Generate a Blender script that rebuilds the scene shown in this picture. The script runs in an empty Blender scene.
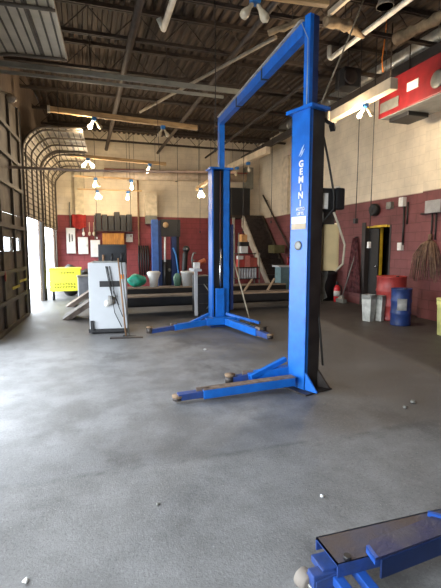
import bpy, bmesh, math, random
from mathutils import Vector, Matrix
random.seed(7)
sc = bpy.context.scene
COL = sc.collection
PI = math.pi

# ------------------------------------------------------------------ camera
H = 1.47
YAW, PIT, FPX = math.radians(17.9), math.radians(6.3), 420.0
cam_d = bpy.data.cameras.new('camera'); cam = bpy.data.objects.new('camera', cam_d); COL.objects.link(cam)
cam.location = (0, 0, H); cam.rotation_euler = (PI/2 - PIT, 0, -YAW)
cam_d.sensor_fit = 'VERTICAL'; cam_d.sensor_height = 36; cam_d.lens = FPX/588*36; cam_d.clip_start = .02
sc.camera = cam
_F = Vector((math.sin(YAW)*math.cos(PIT), math.cos(YAW)*math.cos(PIT), -math.sin(PIT)))
_R = Vector((math.cos(YAW), -math.sin(YAW), 0)); _U = _R.cross(_F)
def at(px, py, **plane):
    """the point of a photo pixel on the plane x=, y= or z= of the room"""
    (k, v), = plane.items(); ax = 'xyz'.index(k)
    d = _F + _R*((px-220.5)/FPX) - _U*((py-294)/FPX)
    C = Vector((0, 0, H)); return C + d*((v-C[ax])/d[ax])

# ------------------------------------------------------------------ materials
MATS = {}
def mat(name, col, rough=.6, metal=0., var=.12, scale=6., bump=0., bscale=40., col2=None, emit=0., ecol=None, stretch=(1,1,1), detail=4):
    if name in MATS: return MATS[name]
    m = bpy.data.materials.new(name); m.use_nodes = True; nt = m.node_tree; n = nt.nodes; l = nt.links
    b = n['Principled BSDF']; b.inputs['Roughness'].default_value = rough; b.inputs['Metallic'].default_value = metal
    tc = n.new('ShaderNodeTexCoord'); mp = n.new('ShaderNodeMapping'); mp.inputs['Scale'].default_value = stretch
    l.new(tc.outputs['Object'], mp.inputs['Vector'])
    no = n.new('ShaderNodeTexNoise'); no.inputs['Scale'].default_value = scale; no.inputs['Detail'].default_value = detail
    l.new(mp.outputs['Vector'], no.inputs['Vector'])
    cr = n.new('ShaderNodeValToRGB'); e = cr.color_ramp.elements
    c = Vector(col); d = Vector(col2) if col2 else c*(1-var*2)
    e[0].position = .35; e[1].position = .65
    e[0].color = (*d, 1); e[1].color = (*(c if col2 else c*(1+var*.5)), 1)
    l.new(no.outputs['Fac'], cr.inputs['Fac']); l.new(cr.outputs['Color'], b.inputs['Base Color'])
    if bump:
        n2 = n.new('ShaderNodeTexNoise'); n2.inputs['Scale'].default_value = bscale; n2.inputs['Detail'].default_value = 5
        l.new(mp.outputs['Vector'], n2.inputs['Vector'])
        bp = n.new('ShaderNodeBump'); bp.inputs['Strength'].default_value = bump; bp.inputs['Distance'].default_value = .02
        l.new(n2.outputs['Fac'], bp.inputs['Height']); l.new(bp.outputs['Normal'], b.inputs['Normal'])
    if emit:
        b.inputs['Emission Color'].default_value = (*(ecol or col), 1); b.inputs['Emission Strength'].default_value = emit
    MATS[name] = m; return m

BLUE = mat('lift_blue_paint', (.008, .135, .54), .34, 0, .10, 9, col2=(.007, .105, .43))
BLUEW = mat('worn_blue_paint', (.016, .055, .24), .5, 0, .2, 14, col2=(.025, .05, .16), bump=.2)
NAVY = mat('dark_and_shaded_blue', (.012, .03, .11), .45)
CHAR = mat('black_steel', (.012, .012, .014), .5)
BLACK = mat('black_plastic', (.008, .008, .009), .55)
GREASE = mat('greasy_dark_metal', (.05, .04, .035), .5, .3, .2, 10)
STEEL = mat('grey_steel', (.22, .22, .20), .5, .4, .12, 8)
DSTEEL = mat('dark_rusty_steel', (.046, .031, .021), .7, .1, .2, 6)
GSTEEL = mat('painted_grey_green_steel', (.21, .20, .16), .6, 0, .1, 5)
CHROME = mat('bright_metal', (.6, .6, .6), .25, 1)
WOOD = mat('pine_board', (.52, .33, .15), .6, 0, .2, 3, stretch=(1, 6, 6))
WOODL = mat('pale_painted_board', (.66, .54, .38), .6, 0, .15, 3)
RUSTTOP = mat('worn_brown_steel', (.20, .15, .12), .6, .2, .2, 20)
PADM = mat('tan_rubber', (.21, .14, .085), .8)
CREAMP = mat('cream_plastic', (.72, .56, .30), .45, 0, .08, 4)
WHITE = mat('white_paint', (.62, .62, .60), .5, 0, .06, 5)
OFFW = mat('off_white_cabinet', (.42, .44, .46), .45, 0, .02, 5)
REDP = mat('red_paint', (.21, .010, .014), .5, 0, .15, 5)
DRUMR = mat('red_drum_paint', (.36, .04, .034), .45, 0, .15, 7)
DRUMB = mat('blue_drum_paint', (.012, .038, .16), .45, 0, .2, 7)
YELL = mat('yellow_plastic', (.80, .78, .05), .5, 0, .08, 5)
PALEY = mat('pale_yellow_plastic', (.62, .60, .22), .5)
AMBER = mat('amber_wood', (.42, .17, .025), .5, 0, .2, 4, stretch=(6, 6, 1))
GREEN = mat('green_plastic', (.01, .30, .20), .45, 0, .15, 8)
DGREEN = mat('dull_green_plastic', (.10, .22, .16), .5)
PAPER = mat('white_label', (.75, .73, .68), .6, 0, .06, 20)
SILVERD = mat('galvanised_duct', (.50, .49, .45), .35, .7, .12, 12)
INSUL = mat('tan_insulation', (.30, .215, .125), .9, 0, .25, 7, bump=.5, bscale=12)
WPIPE = mat('white_pvc', (.78, .74, .64), .4)
CONDT = mat('tan_conduit', (.28, .23, .165), .6)
ORANGE = mat('orange_plastic', (.75, .22, .02), .5)
CORDM = mat('dark_cord', (.02, .018, .016), .6)
CORDL = mat('pale_cord', (.48, .42, .31), .6)
CLOTHG = mat('grey_cloth', (.28, .27, .25), .9, 0, .2, 15, bump=.4)
CLOTHP = mat('maroon_cloth', (.17, .05, .055), .9, 0, .3, 10, bump=.4)
HOSE = mat('straw_brown_cord', (.20, .115, .07), .7, 0, .25, 12)
BLUEBOX = mat('blue_junction_box', (.03, .18, .48), .5)
BULBON = mat('lit_bulb_glass', (1, .9, .7), .3, emit=14, ecol=(1, .80, .50), var=0)
BULBOFF = mat('frosted_bulb', (.55, .46, .32), .25, var=.02)
WOODBR = mat('brown_wood_handle', (.26, .15, .08), .6)
TEAL = mat('grey_teal_metal', (.12, .20, .22), .5)

def glass():
    m = bpy.data.materials.new('clear_glass'); m.use_nodes = True
    b = m.node_tree.nodes['Principled BSDF']
    b.inputs['Transmission Weight'].default_value = 1; b.inputs['Roughness'].default_value = .08; b.inputs['IOR'].default_value = 1.1
    b.inputs['Base Color'].default_value = (.9, .95, 1, 1); return m
GLASS = glass()

def tree(name):
    m = bpy.data.materials.new(name); m.use_nodes = True; nt = m.node_tree
    return m, nt.nodes, nt.links, nt.nodes['Principled BSDF']
def node(n, t, **kw):
    x = n.new(t)
    for k, v in kw.items():
        if k in x.inputs: x.inputs[k].default_value = v
        else: setattr(x, k, v)
    return x
def ramp(n, stops):
    r = n.new('ShaderNodeValToRGB'); e = r.color_ramp.elements
    while len(e) < len(stops): e.new(.5)
    for i, (p, c) in enumerate(stops): e[i].position = p; e[i].color = (*c, 1)
    return r

def floor_mat():
    m, n, l, b = tree('worn_concrete')
    tc = n.new('ShaderNodeTexCoord'); sep = n.new('ShaderNodeSeparateXYZ'); l.new(tc.outputs['Object'], sep.inputs[0])
    def noise(s, d=5, r=.6, st=None):
        x = node(n, 'ShaderNodeTexNoise', Scale=s, Detail=d, Roughness=r)
        if st:
            mp = n.new('ShaderNodeMapping'); mp.inputs['Scale'].default_value = st; l.new(tc.outputs['Object'], mp.inputs[0]); l.new(mp.outputs[0], x.inputs['Vector'])
        else: l.new(tc.outputs['Object'], x.inputs['Vector'])
        return x.outputs['Fac']
    def math_(op, a, c=None, clamp=False):
        x = n.new('ShaderNodeMath'); x.operation = op; x.use_clamp = clamp
        for i, v in enumerate((a, c)):
            if v is None: continue
            if isinstance(v, (int, float)): x.inputs[i].default_value = v
            else: l.new(v, x.inputs[i])
        return x.outputs[0]
    def mix(f, a, c, bt='MIX'):
        x = n.new('ShaderNodeMix'); x.data_type = 'RGBA'; x.blend_type = bt
        for i, v in ((0, f), (6, a), (7, c)):
            if isinstance(v, (int, float)): x.inputs[i].default_value = v
            elif isinstance(v, tuple): x.inputs[i].default_value = (*v, 1)
            else: l.new(v, x.inputs[i])
        return x.outputs[2]
    def ss(v, a, c):
        x = n.new('ShaderNodeMapRange'); x.interpolation_type = 'SMOOTHSTEP'
        l.new(v, x.inputs['Value']); x.inputs['From Min'].default_value = a; x.inputs['From Max'].default_value = c; return x.outputs[0]
    big = noise(.55, 5, .6); mid = noise(2.2, 6, .65); fine = noise(55, 4, .75); grit = noise(95, 2, .6)
    base = mix(ss(mid, .3, .7), (.118, .120, .123), (.225, .228, .234))
    # the rougher nearer slab, in front of the crack line at Y 2.72
    wob = math_('ADD', sep.outputs[1], math_('MULTIPLY', math_('SUBTRACT', noise(1.6, 4), .5), .22))
    near = ss(wob, 2.78, 2.66)
    base = mix(near, base, mix(ss(noise(3.2, 6, .7), .25, .75), (.135, .134, .132), (.212, .212, .212)))
    crack = math_('SUBTRACT', 1.0, ss(math_('ABSOLUTE', math_('SUBTRACT', wob, 2.72)), .0, .06))
    base = mix(math_('MULTIPLY', crack, ss(noise(4, 3), .35, .7)), base, (.095, .095, .095))
    # dark old asphalt slab beyond the joint on the right
    j = math_('SUBTRACT', math_('SUBTRACT', sep.outputs[0], math_('MULTIPLY', sep.outputs[1], .1677)), 3.27)
    jw = math_('ADD', j, math_('MULTIPLY', math_('SUBTRACT', noise(3, 4), .5), .12))
    base = mix(ss(jw, .0, .16), base, mix(ss(mid, .3, .7), (.018, .017, .016), (.034, .031, .029)))
    joint = math_('SUBTRACT', 1.0, ss(math_('ABSOLUTE', math_('ADD', jw, .03)), .0, .05))
    base = mix(math_('MULTIPLY', joint, .7), base, (.24, .21, .17))
    band = math_('MULTIPLY', ss(wob, 2.70, 2.80), ss(wob, 3.35, 2.95))
    base = mix(math_('MULTIPLY', band, .35), base, (.085, .085, .085))
    # oil stains
    st = ss(noise(.9, 6, .7, (1, .55, 1)), .52, .68)
    base = mix(math_('MULTIPLY', st, .70), base, (.055, .054, .054))
    grime_falloff = ss(math_('ADD', sep.outputs[0], math_('MULTIPLY', math_('SUBTRACT', big, .5), 5.0)), 1.3, 3.6)  # floor dirt plus painted falloff of the light towards the right
    base = mix(math_('MULTIPLY', grime_falloff, .55), base, (.058, .053, .049))
    far = ss(math_('ADD', sep.outputs[1], math_('MULTIPLY', math_('SUBTRACT', big, .5), 4.0)), 6.2, 8.4)  # floor colour gets darker towards the back
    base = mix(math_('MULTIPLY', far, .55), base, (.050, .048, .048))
    st2 = ss(noise(1.7, 5, .6, (1, 1.6, 1)), .60, .74)
    base = mix(math_('MULTIPLY', st2, .45), base, (.06, .058, .055))
    # grease worked in around the lift bases and in front of the bench
    for (cx, cy, r) in ((2.5, 3.7, 1.5), (2.4, 6.9, 1.6), (3.4, 5.0, 1.7)):
        dx = math_('POWER', math_('SUBTRACT', sep.outputs[0], cx), 2); dy = math_('POWER', math_('SUBTRACT', sep.outputs[1], cy), 2)
        d = math_('ADD', math_('SQRT', math_('ADD', dx, dy)), math_('MULTIPLY', math_('SUBTRACT', mid, .5), 1.3))
        base = mix(math_('MULTIPLY', ss(d, r, r*.3), .38), base, (.048, .045, .043))
    base = mix(math_('MULTIPLY', ss(fine, .54, .74), .42), base, (.33, .33, .32))
    base = mix(math_('MULTIPLY', ss(fine, .48, .30), .5), base, (.045, .045, .045))
    base = mix(math_('MULTIPLY', ss(grit, .68, .74), .6), base, (.5, .5, .48))
    l.new(base, b.inputs['Base Color'])
    rg = n.new('ShaderNodeMapRange'); l.new(mid, rg.inputs['Value']); rg.inputs['To Min'].default_value = .38; rg.inputs['To Max'].default_value = .75
    l.new(math_('ADD', rg.outputs[0], math_('MULTIPLY', near, .2)), b.inputs['Roughness'])
    bp = node(n, 'ShaderNodeBump', Strength=.45, Distance=.007)
    l.new(math_('ADD', fine, math_('MULTIPLY', grit, .6)), bp.inputs['Height']); l.new(bp.outputs[0], b.inputs['Normal'])
    return m

def wall_mat(name, axis_u, red=(.200, .062, .060), cream=(.74, .63, .47), zsplit=2.62):
    """red painted block below, cream painted above, courses of block in the bump"""
    m, n, l, b = tree(name)
    tc = n.new('ShaderNodeTexCoord'); sep = n.new('ShaderNodeSeparateXYZ'); l.new(tc.outputs['Object'], sep.inputs[0])
    cmb = n.new('ShaderNodeCombineXYZ'); l.new(sep.outputs[axis_u], cmb.inputs[0]); l.new(sep.outputs[2], cmb.inputs[1])
    br = node(n, 'ShaderNodeTexBrick', Scale=1.0); br.inputs['Brick Width'].default_value = .40; br.inputs['Row Height'].default_value = .20
    br.inputs['Mortar Size'].default_value = .012; br.inputs['Mortar Smooth'].default_value = .5; l.new(cmb.outputs[0], br.inputs['Vector'])
    no = node(n, 'ShaderNodeTexNoise', Scale=1.3, Detail=7, Roughness=.65); l.new(tc.outputs['Object'], no.inputs['Vector'])
    r1 = ramp(n, [(.3, tuple(x*.55 for x in red)), (.62, red), (.8, tuple(min(1, x*1.35) for x in red))]); l.new(no.outputs['Fac'], r1.inputs[0])
    r2 = ramp(n, [(.25, tuple(x*.70 for x in cream)), (.6, cream), (.85, tuple(min(1, x*1.14) for x in cream))]); l.new(no.outputs['Fac'], r2.inputs[0])
    ms = n.new('ShaderNodeMapRange'); l.new(sep.outputs[2], ms.inputs['Value']); ms.inputs['From Min'].default_value = zsplit-.015; ms.inputs['From Max'].default_value = zsplit+.015
    mx = n.new('ShaderNodeMix'); mx.data_type = 'RGBA'; l.new(ms.outputs[0], mx.inputs[0]); l.new(r1.outputs[0], mx.inputs[6]); l.new(r2.outputs[0], mx.inputs[7])
    mm = n.new('ShaderNodeMix'); mm.data_type = 'RGBA'; mm.blend_type = 'MULTIPLY'; 
    k1 = n.new('ShaderNodeMapRange'); l.new(ms.outputs[0], k1.inputs['Value']); k1.inputs['To Min'].default_value = 1; k1.inputs['To Max'].default_value = .3
    k2 = n.new('ShaderNodeMath'); k2.operation = 'MULTIPLY'; l.new(br.outputs['Fac'], k2.inputs[0]); l.new(k1.outputs[0], k2.inputs[1]); l.new(k2.outputs[0], mm.inputs[0])
    l.new(mx.outputs[2], mm.inputs[6]); mm.inputs[7].default_value = (.72, .70, .68, 1)
    l.new(mm.outputs[2], b.inputs['Base Color']); b.inputs['Roughness'].default_value = .72
    bp = node(n, 'ShaderNodeBump', Strength=.28, Distance=.008); bp.invert = True
    l.new(br.outputs['Fac'], bp.inputs['Height']); l.new(bp.outputs[0], b.inputs['Normal'])
    return m

# ------------------------------------------------------------------ mesh builder
WORLD = {}
def rot_z(a): return Matrix.Rotation(a, 3, 'Z')
class MB:
    def __init__(s): s.bm = bmesh.new()
    def box(s, c, d, rz=0, rot=None, bev=0):
        r = rot if rot is not None else rot_z(rz)
        c = Vector(c); vs = []
        for x in (-.5, .5):
            for y in (-.5, .5):
                for z in (-.5, .5):
                    vs.append(s.bm.verts.new(c + r @ Vector((x*d[0], y*d[1], z*d[2]))))
        fs = [s.bm.faces.new([vs[i] for i in f]) for f in ((0,1,3,2),(4,6,7,5),(0,4,5,1),(2,3,7,6),(0,2,6,4),(1,5,7,3))]
        if bev:
            es = {e for f in fs for e in f.edges}
            bmesh.ops.bevel(s.bm, geom=list(es), offset=bev, segments=2, affect='EDGES', profile=.6)
        return s
    def span(s, a, b, bev=0):
        a, b = Vector(a), Vector(b); return s.box((a+b)/2, [abs(b[i]-a[i]) for i in range(3)], bev=bev)
    def bar(s, p, q, w, h, up=(0,0,1), bev=0):
        """box beam from p to q, w wide, h tall"""
        p, q = Vector(p), Vector(q); d = q-p; L = d.length; x = d.normalized(); u = Vector(up)
        if abs(x.dot(u)) > .98: u = Vector((0, 1, 0))
        y = u.cross(x).normalized(); z = x.cross(y)
        return s.box((p+q)/2, (L, w, h), rot=Matrix((x, y, z)).transposed(), bev=bev)
    def tube(s, pts, r, seg=8, caps=True, r2=None):
        pts = [Vector(p) for p in pts]; rings = []; prev = None
        for i, p in enumerate(pts):
            t = (pts[min(i+1, len(pts)-1)] - pts[max(i-1, 0)]).normalized()
            if prev is None:
                a = Vector((0, 0, 1)) if abs(t.z) < .9 else Vector((1, 0, 0)); u = t.cross(a).normalized()
            else:
                u = (prev - t*prev.dot(t)).normalized()
            prev = u; v = t.cross(u)
            rr = r if r2 is None else r + (r2-r)*i/max(1, len(pts)-1)
            if isinstance(r, (list, tuple)): rr = r[i]
            rings.append([s.bm.verts.new(p + (u*math.cos(k*2*PI/seg) + v*math.sin(k*2*PI/seg))*rr) for k in range(seg)])
        for a, b in zip(rings, rings[1:]):
            for k in range(seg): s.bm.faces.new((a[k], a[(k+1)%seg], b[(k+1)%seg], b[k])).smooth = True
        if caps: s.bm.faces.new(rings[0][::-1]); s.bm.faces.new(rings[-1])
        return s
    def lathe(s, prof, c=(0,0,0), axis=(0,0,1), seg=24):
        """(radius, height) profile turned about axis through c"""
        ax = Vector(axis).normalized(); c = Vector(c)
        a = Vector((0, 0, 1)) if abs(ax.z) < .9 else Vector((1, 0, 0)); u = ax.cross(a).normalized(); v = ax.cross(u)
        rings = [[s.bm.verts.new(c + ax*h + (u*math.cos(k*2*PI/seg)+v*math.sin(k*2*PI/seg))*max(r, 1e-4)) for k in range(seg)] for r, h in prof]
        for a_, b_ in zip(rings, rings[1:]):
            for k in range(seg): s.bm.faces.new((a_[k], a_[(k+1)%seg], b_[(k+1)%seg], b_[k])).smooth = True
        s.bm.faces.new(rings[0][::-1]); s.bm.faces.new(rings[-1]); return s
    def prism(s, poly, vec):
        """polygon (3-D points) swept along vec"""
        a = [s.bm.verts.new(Vector(p)) for p in poly]; b = [s.bm.verts.new(Vector(p)+Vector(vec)) for p in poly]; n = len(a)
        s.bm.faces.new(a[::-1]); s.bm.faces.new(b)
        for k in range(n): s.bm.faces.new((a[k], a[(k+1)%n], b[(k+1)%n], b[k]))
        return s
    def grid(s, f, nu, nv, thick=0):
        vs = [[s.bm.verts.new(f(i/nu, j/nv)) for j in range(nv+1)] for i in range(nu+1)]
        fs = [s.bm.faces.new((vs[i][j], vs[i+1][j], vs[i+1][j+1], vs[i][j+1])) for i in range(nu) for j in range(nv)]
        for q in fs: q.smooth = True
        if thick: bmesh.ops.solidify(s.bm, geom=fs, thickness=thick)
        return s
    def ball(s, c, rad, seg=12, fn=None):
        c = Vector(c); r = Vector(rad if isinstance(rad, (tuple, list)) else (rad,)*3)
        res = bmesh.ops.create_uvsphere(s.bm, u_segments=seg, v_segments=max(6, seg*2//3), radius=1)
        for v in res['verts']:
            k = fn(v.co) if fn else 1
            v.co = Vector((v.co.x*r.x, v.co.y*r.y, v.co.z*r.z))*k + c
        for f in {f for v in res['verts'] for f in v.link_faces}: f.smooth = True
        return s
    def build(s, name, m, parent=None, loc=None):
        bmesh.ops.recalc_face_normals(s.bm, faces=s.bm.faces)
        if parent is not None:
            W = WORLD[parent.name]
            s.bm.transform(W.inverted()); off = Matrix.Identity(4)
        else:
            if loc is None:
                xs = [v.co for v in s.bm.verts]
                lo = Vector([min(v[i] for v in xs) for i in range(3)]); hi = Vector([max(v[i] for v in xs) for i in range(3)])
                loc = Vector(((lo.x+hi.x)/2, (lo.y+hi.y)/2, lo.z))
            W = Matrix.Translation(loc); s.bm.transform(W.inverted())
        me = bpy.data.meshes.new(name); s.bm.to_mesh(me); s.bm.free()
        me.materials.append(m)
        o = bpy.data.objects.new(name, me); COL.objects.link(o)
        if parent is not None: o.parent = parent
        else: o.location = loc
        WORLD[o.name] = W
        return o
def tag(o, label, cat, group=None, kind=None):
    o['label'] = label; o['category'] = cat
    if group: o['group'] = group
    if kind: o['kind'] = kind
    return o
def thing(name, label, cat, loc=(0,0,0), rz=0, group=None):
    o = bpy.data.objects.new(name, None); COL.objects.link(o); o.empty_display_size = .1
    o.location = loc; o.rotation_euler = (0, 0, rz)
    WORLD[o.name] = Matrix.Translation(Vector(loc)) @ Matrix.Rotation(rz, 4, 'Z')
    return tag(o, label, cat, group)
def struct(o): o['kind'] = 'structure'; return o
def dup(root, loc, label=None):
    r = root.copy(); COL.objects.link(r); r.location = loc
    if label: r['label'] = label
    for ch in root.children:
        c = ch.copy(); COL.objects.link(c); c.parent = r
        for g in ch.children:
            d = g.copy(); COL.objects.link(d); d.parent = c
    return r
def lettering(txt, size, origin, right, up, m, name, parent, depth=.002, space=1.0, bold=0):
    """raised letters: origin = centre of the line"""
    cu = bpy.data.curves.new(name, 'FONT'); cu.body = txt; cu.size = size; cu.align_x = 'CENTER'; cu.align_y = 'CENTER'
    cu.extrude = depth; cu.space_character = space; cu.offset = bold
    t = bpy.data.objects.new(name, cu); COL.objects.link(t)
    me = bpy.data.meshes.new_from_object(t.evaluated_get(bpy.context.evaluated_depsgraph_get()))
    bpy.data.objects.remove(t); bpy.data.curves.remove(cu)
    x = Vector(right).normalized(); y = Vector(up).normalized(); z = x.cross(y)
    M = Matrix((x, y, z)).transposed().to_4x4(); M.translation = Vector(origin)
    me.transform(WORLD[parent.name].inverted() @ M); me.materials.clear(); me.materials.append(m); me.name = name
    o = bpy.data.objects.new(name, me); COL.objects.link(o); o.parent = parent; WORLD[o.name] = WORLD[parent.name]; return o
def arc(c, r, a0, a1, n, e1, e2):
    c, e1, e2 = Vector(c), Vector(e1), Vector(e2)
    return [c + (e1*math.cos(a0+(a1-a0)*i/n) + e2*math.sin(a0+(a1-a0)*i/n))*r for i in range(n+1)]
def sag(p, q, drop, n=12):
    p, q = Vector(p), Vector(q)
    return [p.lerp(q, i/n) - Vector((0, 0, drop*4*(i/n)*(1-i/n))) for i in range(n+1)]

# ------------------------------------------------------------------ the room
XR, YB, ZC, YF = 6.80, 16.0, 5.55, -4.0
def xw(y): return -1.40 + .06*(y-8)
def L(y, d=0, z=0): return Vector((xw(y)+d, y-.06*d, z))
LD = Vector((.06, 1, 0)).normalized()      # along the left wall
WR = wall_mat('right_block_wall_paint', 1); WB = wall_mat('back_block_wall_paint', 0, red=(.27, .052, .056))
WL = mat('brown_panelled_wall', (.15, .105, .072), .7, 0, .2, 3, stretch=(1, 12, 1))
WF = mat('cream_block_wall', (.5, .43, .32), .8)

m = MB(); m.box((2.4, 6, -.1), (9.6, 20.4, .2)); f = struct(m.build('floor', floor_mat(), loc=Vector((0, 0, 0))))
# outside yard beyond the bay doors
m = MB(); m.box((-21.4, 20, -.12), (38, 90, .2)); struct(m.build('ground', mat('sunlit_concrete_yard', (.62, .62, .63), .9), loc=Vector((0, 0, 0))))

# corrugated roof deck, ribs run along the room
def deck():
    m = MB(); x = -2.6; prof = []
    while x < 7.1:
        prof += [(x, 0), (x+.07, 0), (x+.09, .05), (x+.15, .05)]; x += .17
    lo = [(Vector((a, YF-.1, ZC+b)), Vector((a, YB+.1, ZC+b))) for a, b in prof]
    vs = [(m.bm.verts.new(p), m.bm.verts.new(q)) for p, q in lo]
    for a, b in zip(vs, vs[1:]): m.bm.faces.new((a[0], b[0], b[1], a[1]))
    m.box((2.25, 6, ZC+.2), (9.8, 20.2, .06))
    return m.build('ceiling', mat('brown_roof_deck', (.074, .047, .029), .75, 0, .25, 2.2, stretch=(6, .5, 1)), loc=Vector((0, 0, 0)))
struct(deck())

# right wall with its doorway
DY0, DY1, DZ = 8.16, 9.12, 2.0
m = MB()
m.span((XR, YF, 0), (XR+.2, DY0, ZC)); m.span((XR, DY1, 0), (XR+.2, YB, ZC)); m.span((XR, DY0, DZ), (XR+.2, DY1, ZC))
struct(m.build('wall_right', WR, loc=Vector((0, 0, 0))))
m = MB(); m.span((XR-.12, 3.9, 0), (XR+.02, 7.12, ZC)); struct(m.build('wall_right_pier', WR, loc=Vector((0, 0, 0))))
m = MB(); m.span((XR-.10, 13.3, 2.62), (XR+.01, 13.75, 4.6)); struct(m.build('trim_1', mat('cream_trim', (.66, .55, .40), .7), loc=Vector((0, 0, 0))))
# the small room seen through the doorway
YW = mat('yellow_wall_paint', (.60, .40, .03), .7)
m = MB(); m.span((XR+.7, at(390, 240, x=XR+.7).y, 0), (XR+.75, at(383.5, 240, x=XR+.7).y, 2.2)); struct(m.build('trim_9', mat('dark_panel', (.015, .013, .012), .6), loc=Vector((0, 0, 0))))  # dark sheet added to black out the lit hallway wall on this side
m = MB(); m.span((XR+1.5, 7.4, 0), (XR+1.6, 9.9, 2.6)); m.span((XR+.2, 9.8, 0), (XR+1.6, 9.9, 2.6)); m.span((XR+.2, 7.4, 0), (XR+1.6, 7.5, 2.6)); m.span((XR+.2, 7.4, 2.5), (XR+1.6, 9.9, 2.6)); m.span((XR+.2, 7.4, -.1), (XR+1.6, 9.9, -.005))
struct(m.build('wall_hallway', YW, loc=Vector((0, 0, 0))))
# door frame, yellow, and the dark door standing ajar
m = MB(); m.span((XR-.01, DY0-.01, 0), (XR+.21, DY0+.04, DZ)); m.span((XR-.02, DY1-.04, 0), (XR+.21, DY1+.10, DZ+.1))
d5 = struct(m.build('door_5', mat('dark_frame_paint', (.03, .022, .02), .6), loc=Vector((XR, DY0, 0))))
m = MB(); m.span((XR-.012, DY0+.14, DZ-.04), (XR+.21, DY1-.34, DZ+.01)); m.span((XR+.02, DY0+.04, DZ-.04), (XR+.21, DY1-.04, DZ)); m.span((XR+.14, DY0+.55, 0), (XR+.22, DY0+.61, DZ-.05)); m.build('yellow_jamb', mat('yellow_frame_paint', (.62, .40, .02), .6), d5)['label'] = 'yellow painted jamb'
m = MB(); m.box((XR+.12, DY1-.23, .98), (.045, .36, 1.92)); leaf = m.build('door_leaf', mat('dark_door', (.010, .008, .007), .6), d5)
m = MB(); m.ball((XR+.08, DY1-.36, 1.0), .03); m.build('door_knob', CHROME, leaf)

# back wall
m = MB(); m.span((xw(YB)-.05, YB, 0), (XR+.2, YB+.2, ZC+.1)); struct(m.build('wall_back', WB, loc=Vector((0, 0, 0))))
TRIMC = MATS['brown_panelled_wall']
m = MB(); m.span((-.25, YB-.14, 2.62), (.05, YB, 5.4)); struct(m.build('trim_2', mat('cream_post_paint', (.62, .53, .37), .7), loc=Vector((0, 0, 0))))
m = MB(); m.span((-2.5, YF-.2, 0), (XR+.2, YF, ZC)); struct(m.build('wall_front', WF, loc=Vector((0, 0, 0))))

# left wall: piers between bays and the header over them
BAYS = [(-1.0, 1.6), (2.75, 6.95), (7.30, 9.92), (10.30, 12.50), (12.86, 15.5)]
HEAD = 4.35
m = MB()
piers = [(YF, BAYS[0][0])] + [(BAYS[i][1], BAYS[i+1][0]) for i in range(4)] + [(BAYS[4][1], YB+.05)]
for a, b in piers: m.prism([L(a, -.05, 0), L(b, -.05, 0), L(b, .0, 0), L(a, .0, 0)], (0, 0, ZC))
for (a, b), hd in zip(BAYS, (HEAD, 3.4, HEAD, 3.3, 3.3)): m.prism([L(a, -.05, hd), L(b, -.05, hd), L(b, .0, hd), L(a, .0, hd)], (0, 0, ZC-hd))
struct(m.build('wall_left', WL, loc=Vector((0, 0, 0))))
# steel jambs beside the bays
JM = mat('dark_jamb_steel', (.03, .026, .023), .6, .2)
for i, (a, b) in enumerate(piers[1:5]):
    m = MB()
    if i: m.prism([L(a-.02, .001, 0), L(b+.0, .001, 0), L(b+.0, .05, 0), L(a-.02, .05, 0)], (0, 0, HEAD))
    else:
        for yy in (a+.03, b-.03): m.prism([L(yy-.04, .001, 0), L(yy+.04, .001, 0), L(yy+.04, .06, 0), L(yy-.04, .06, 0)], (0, 0, HEAD))
    struct(m.build('trim_%d' % (3+i), JM if i else mat('pale_jamb_steel', (.42, .42, .42), .5)))

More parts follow.
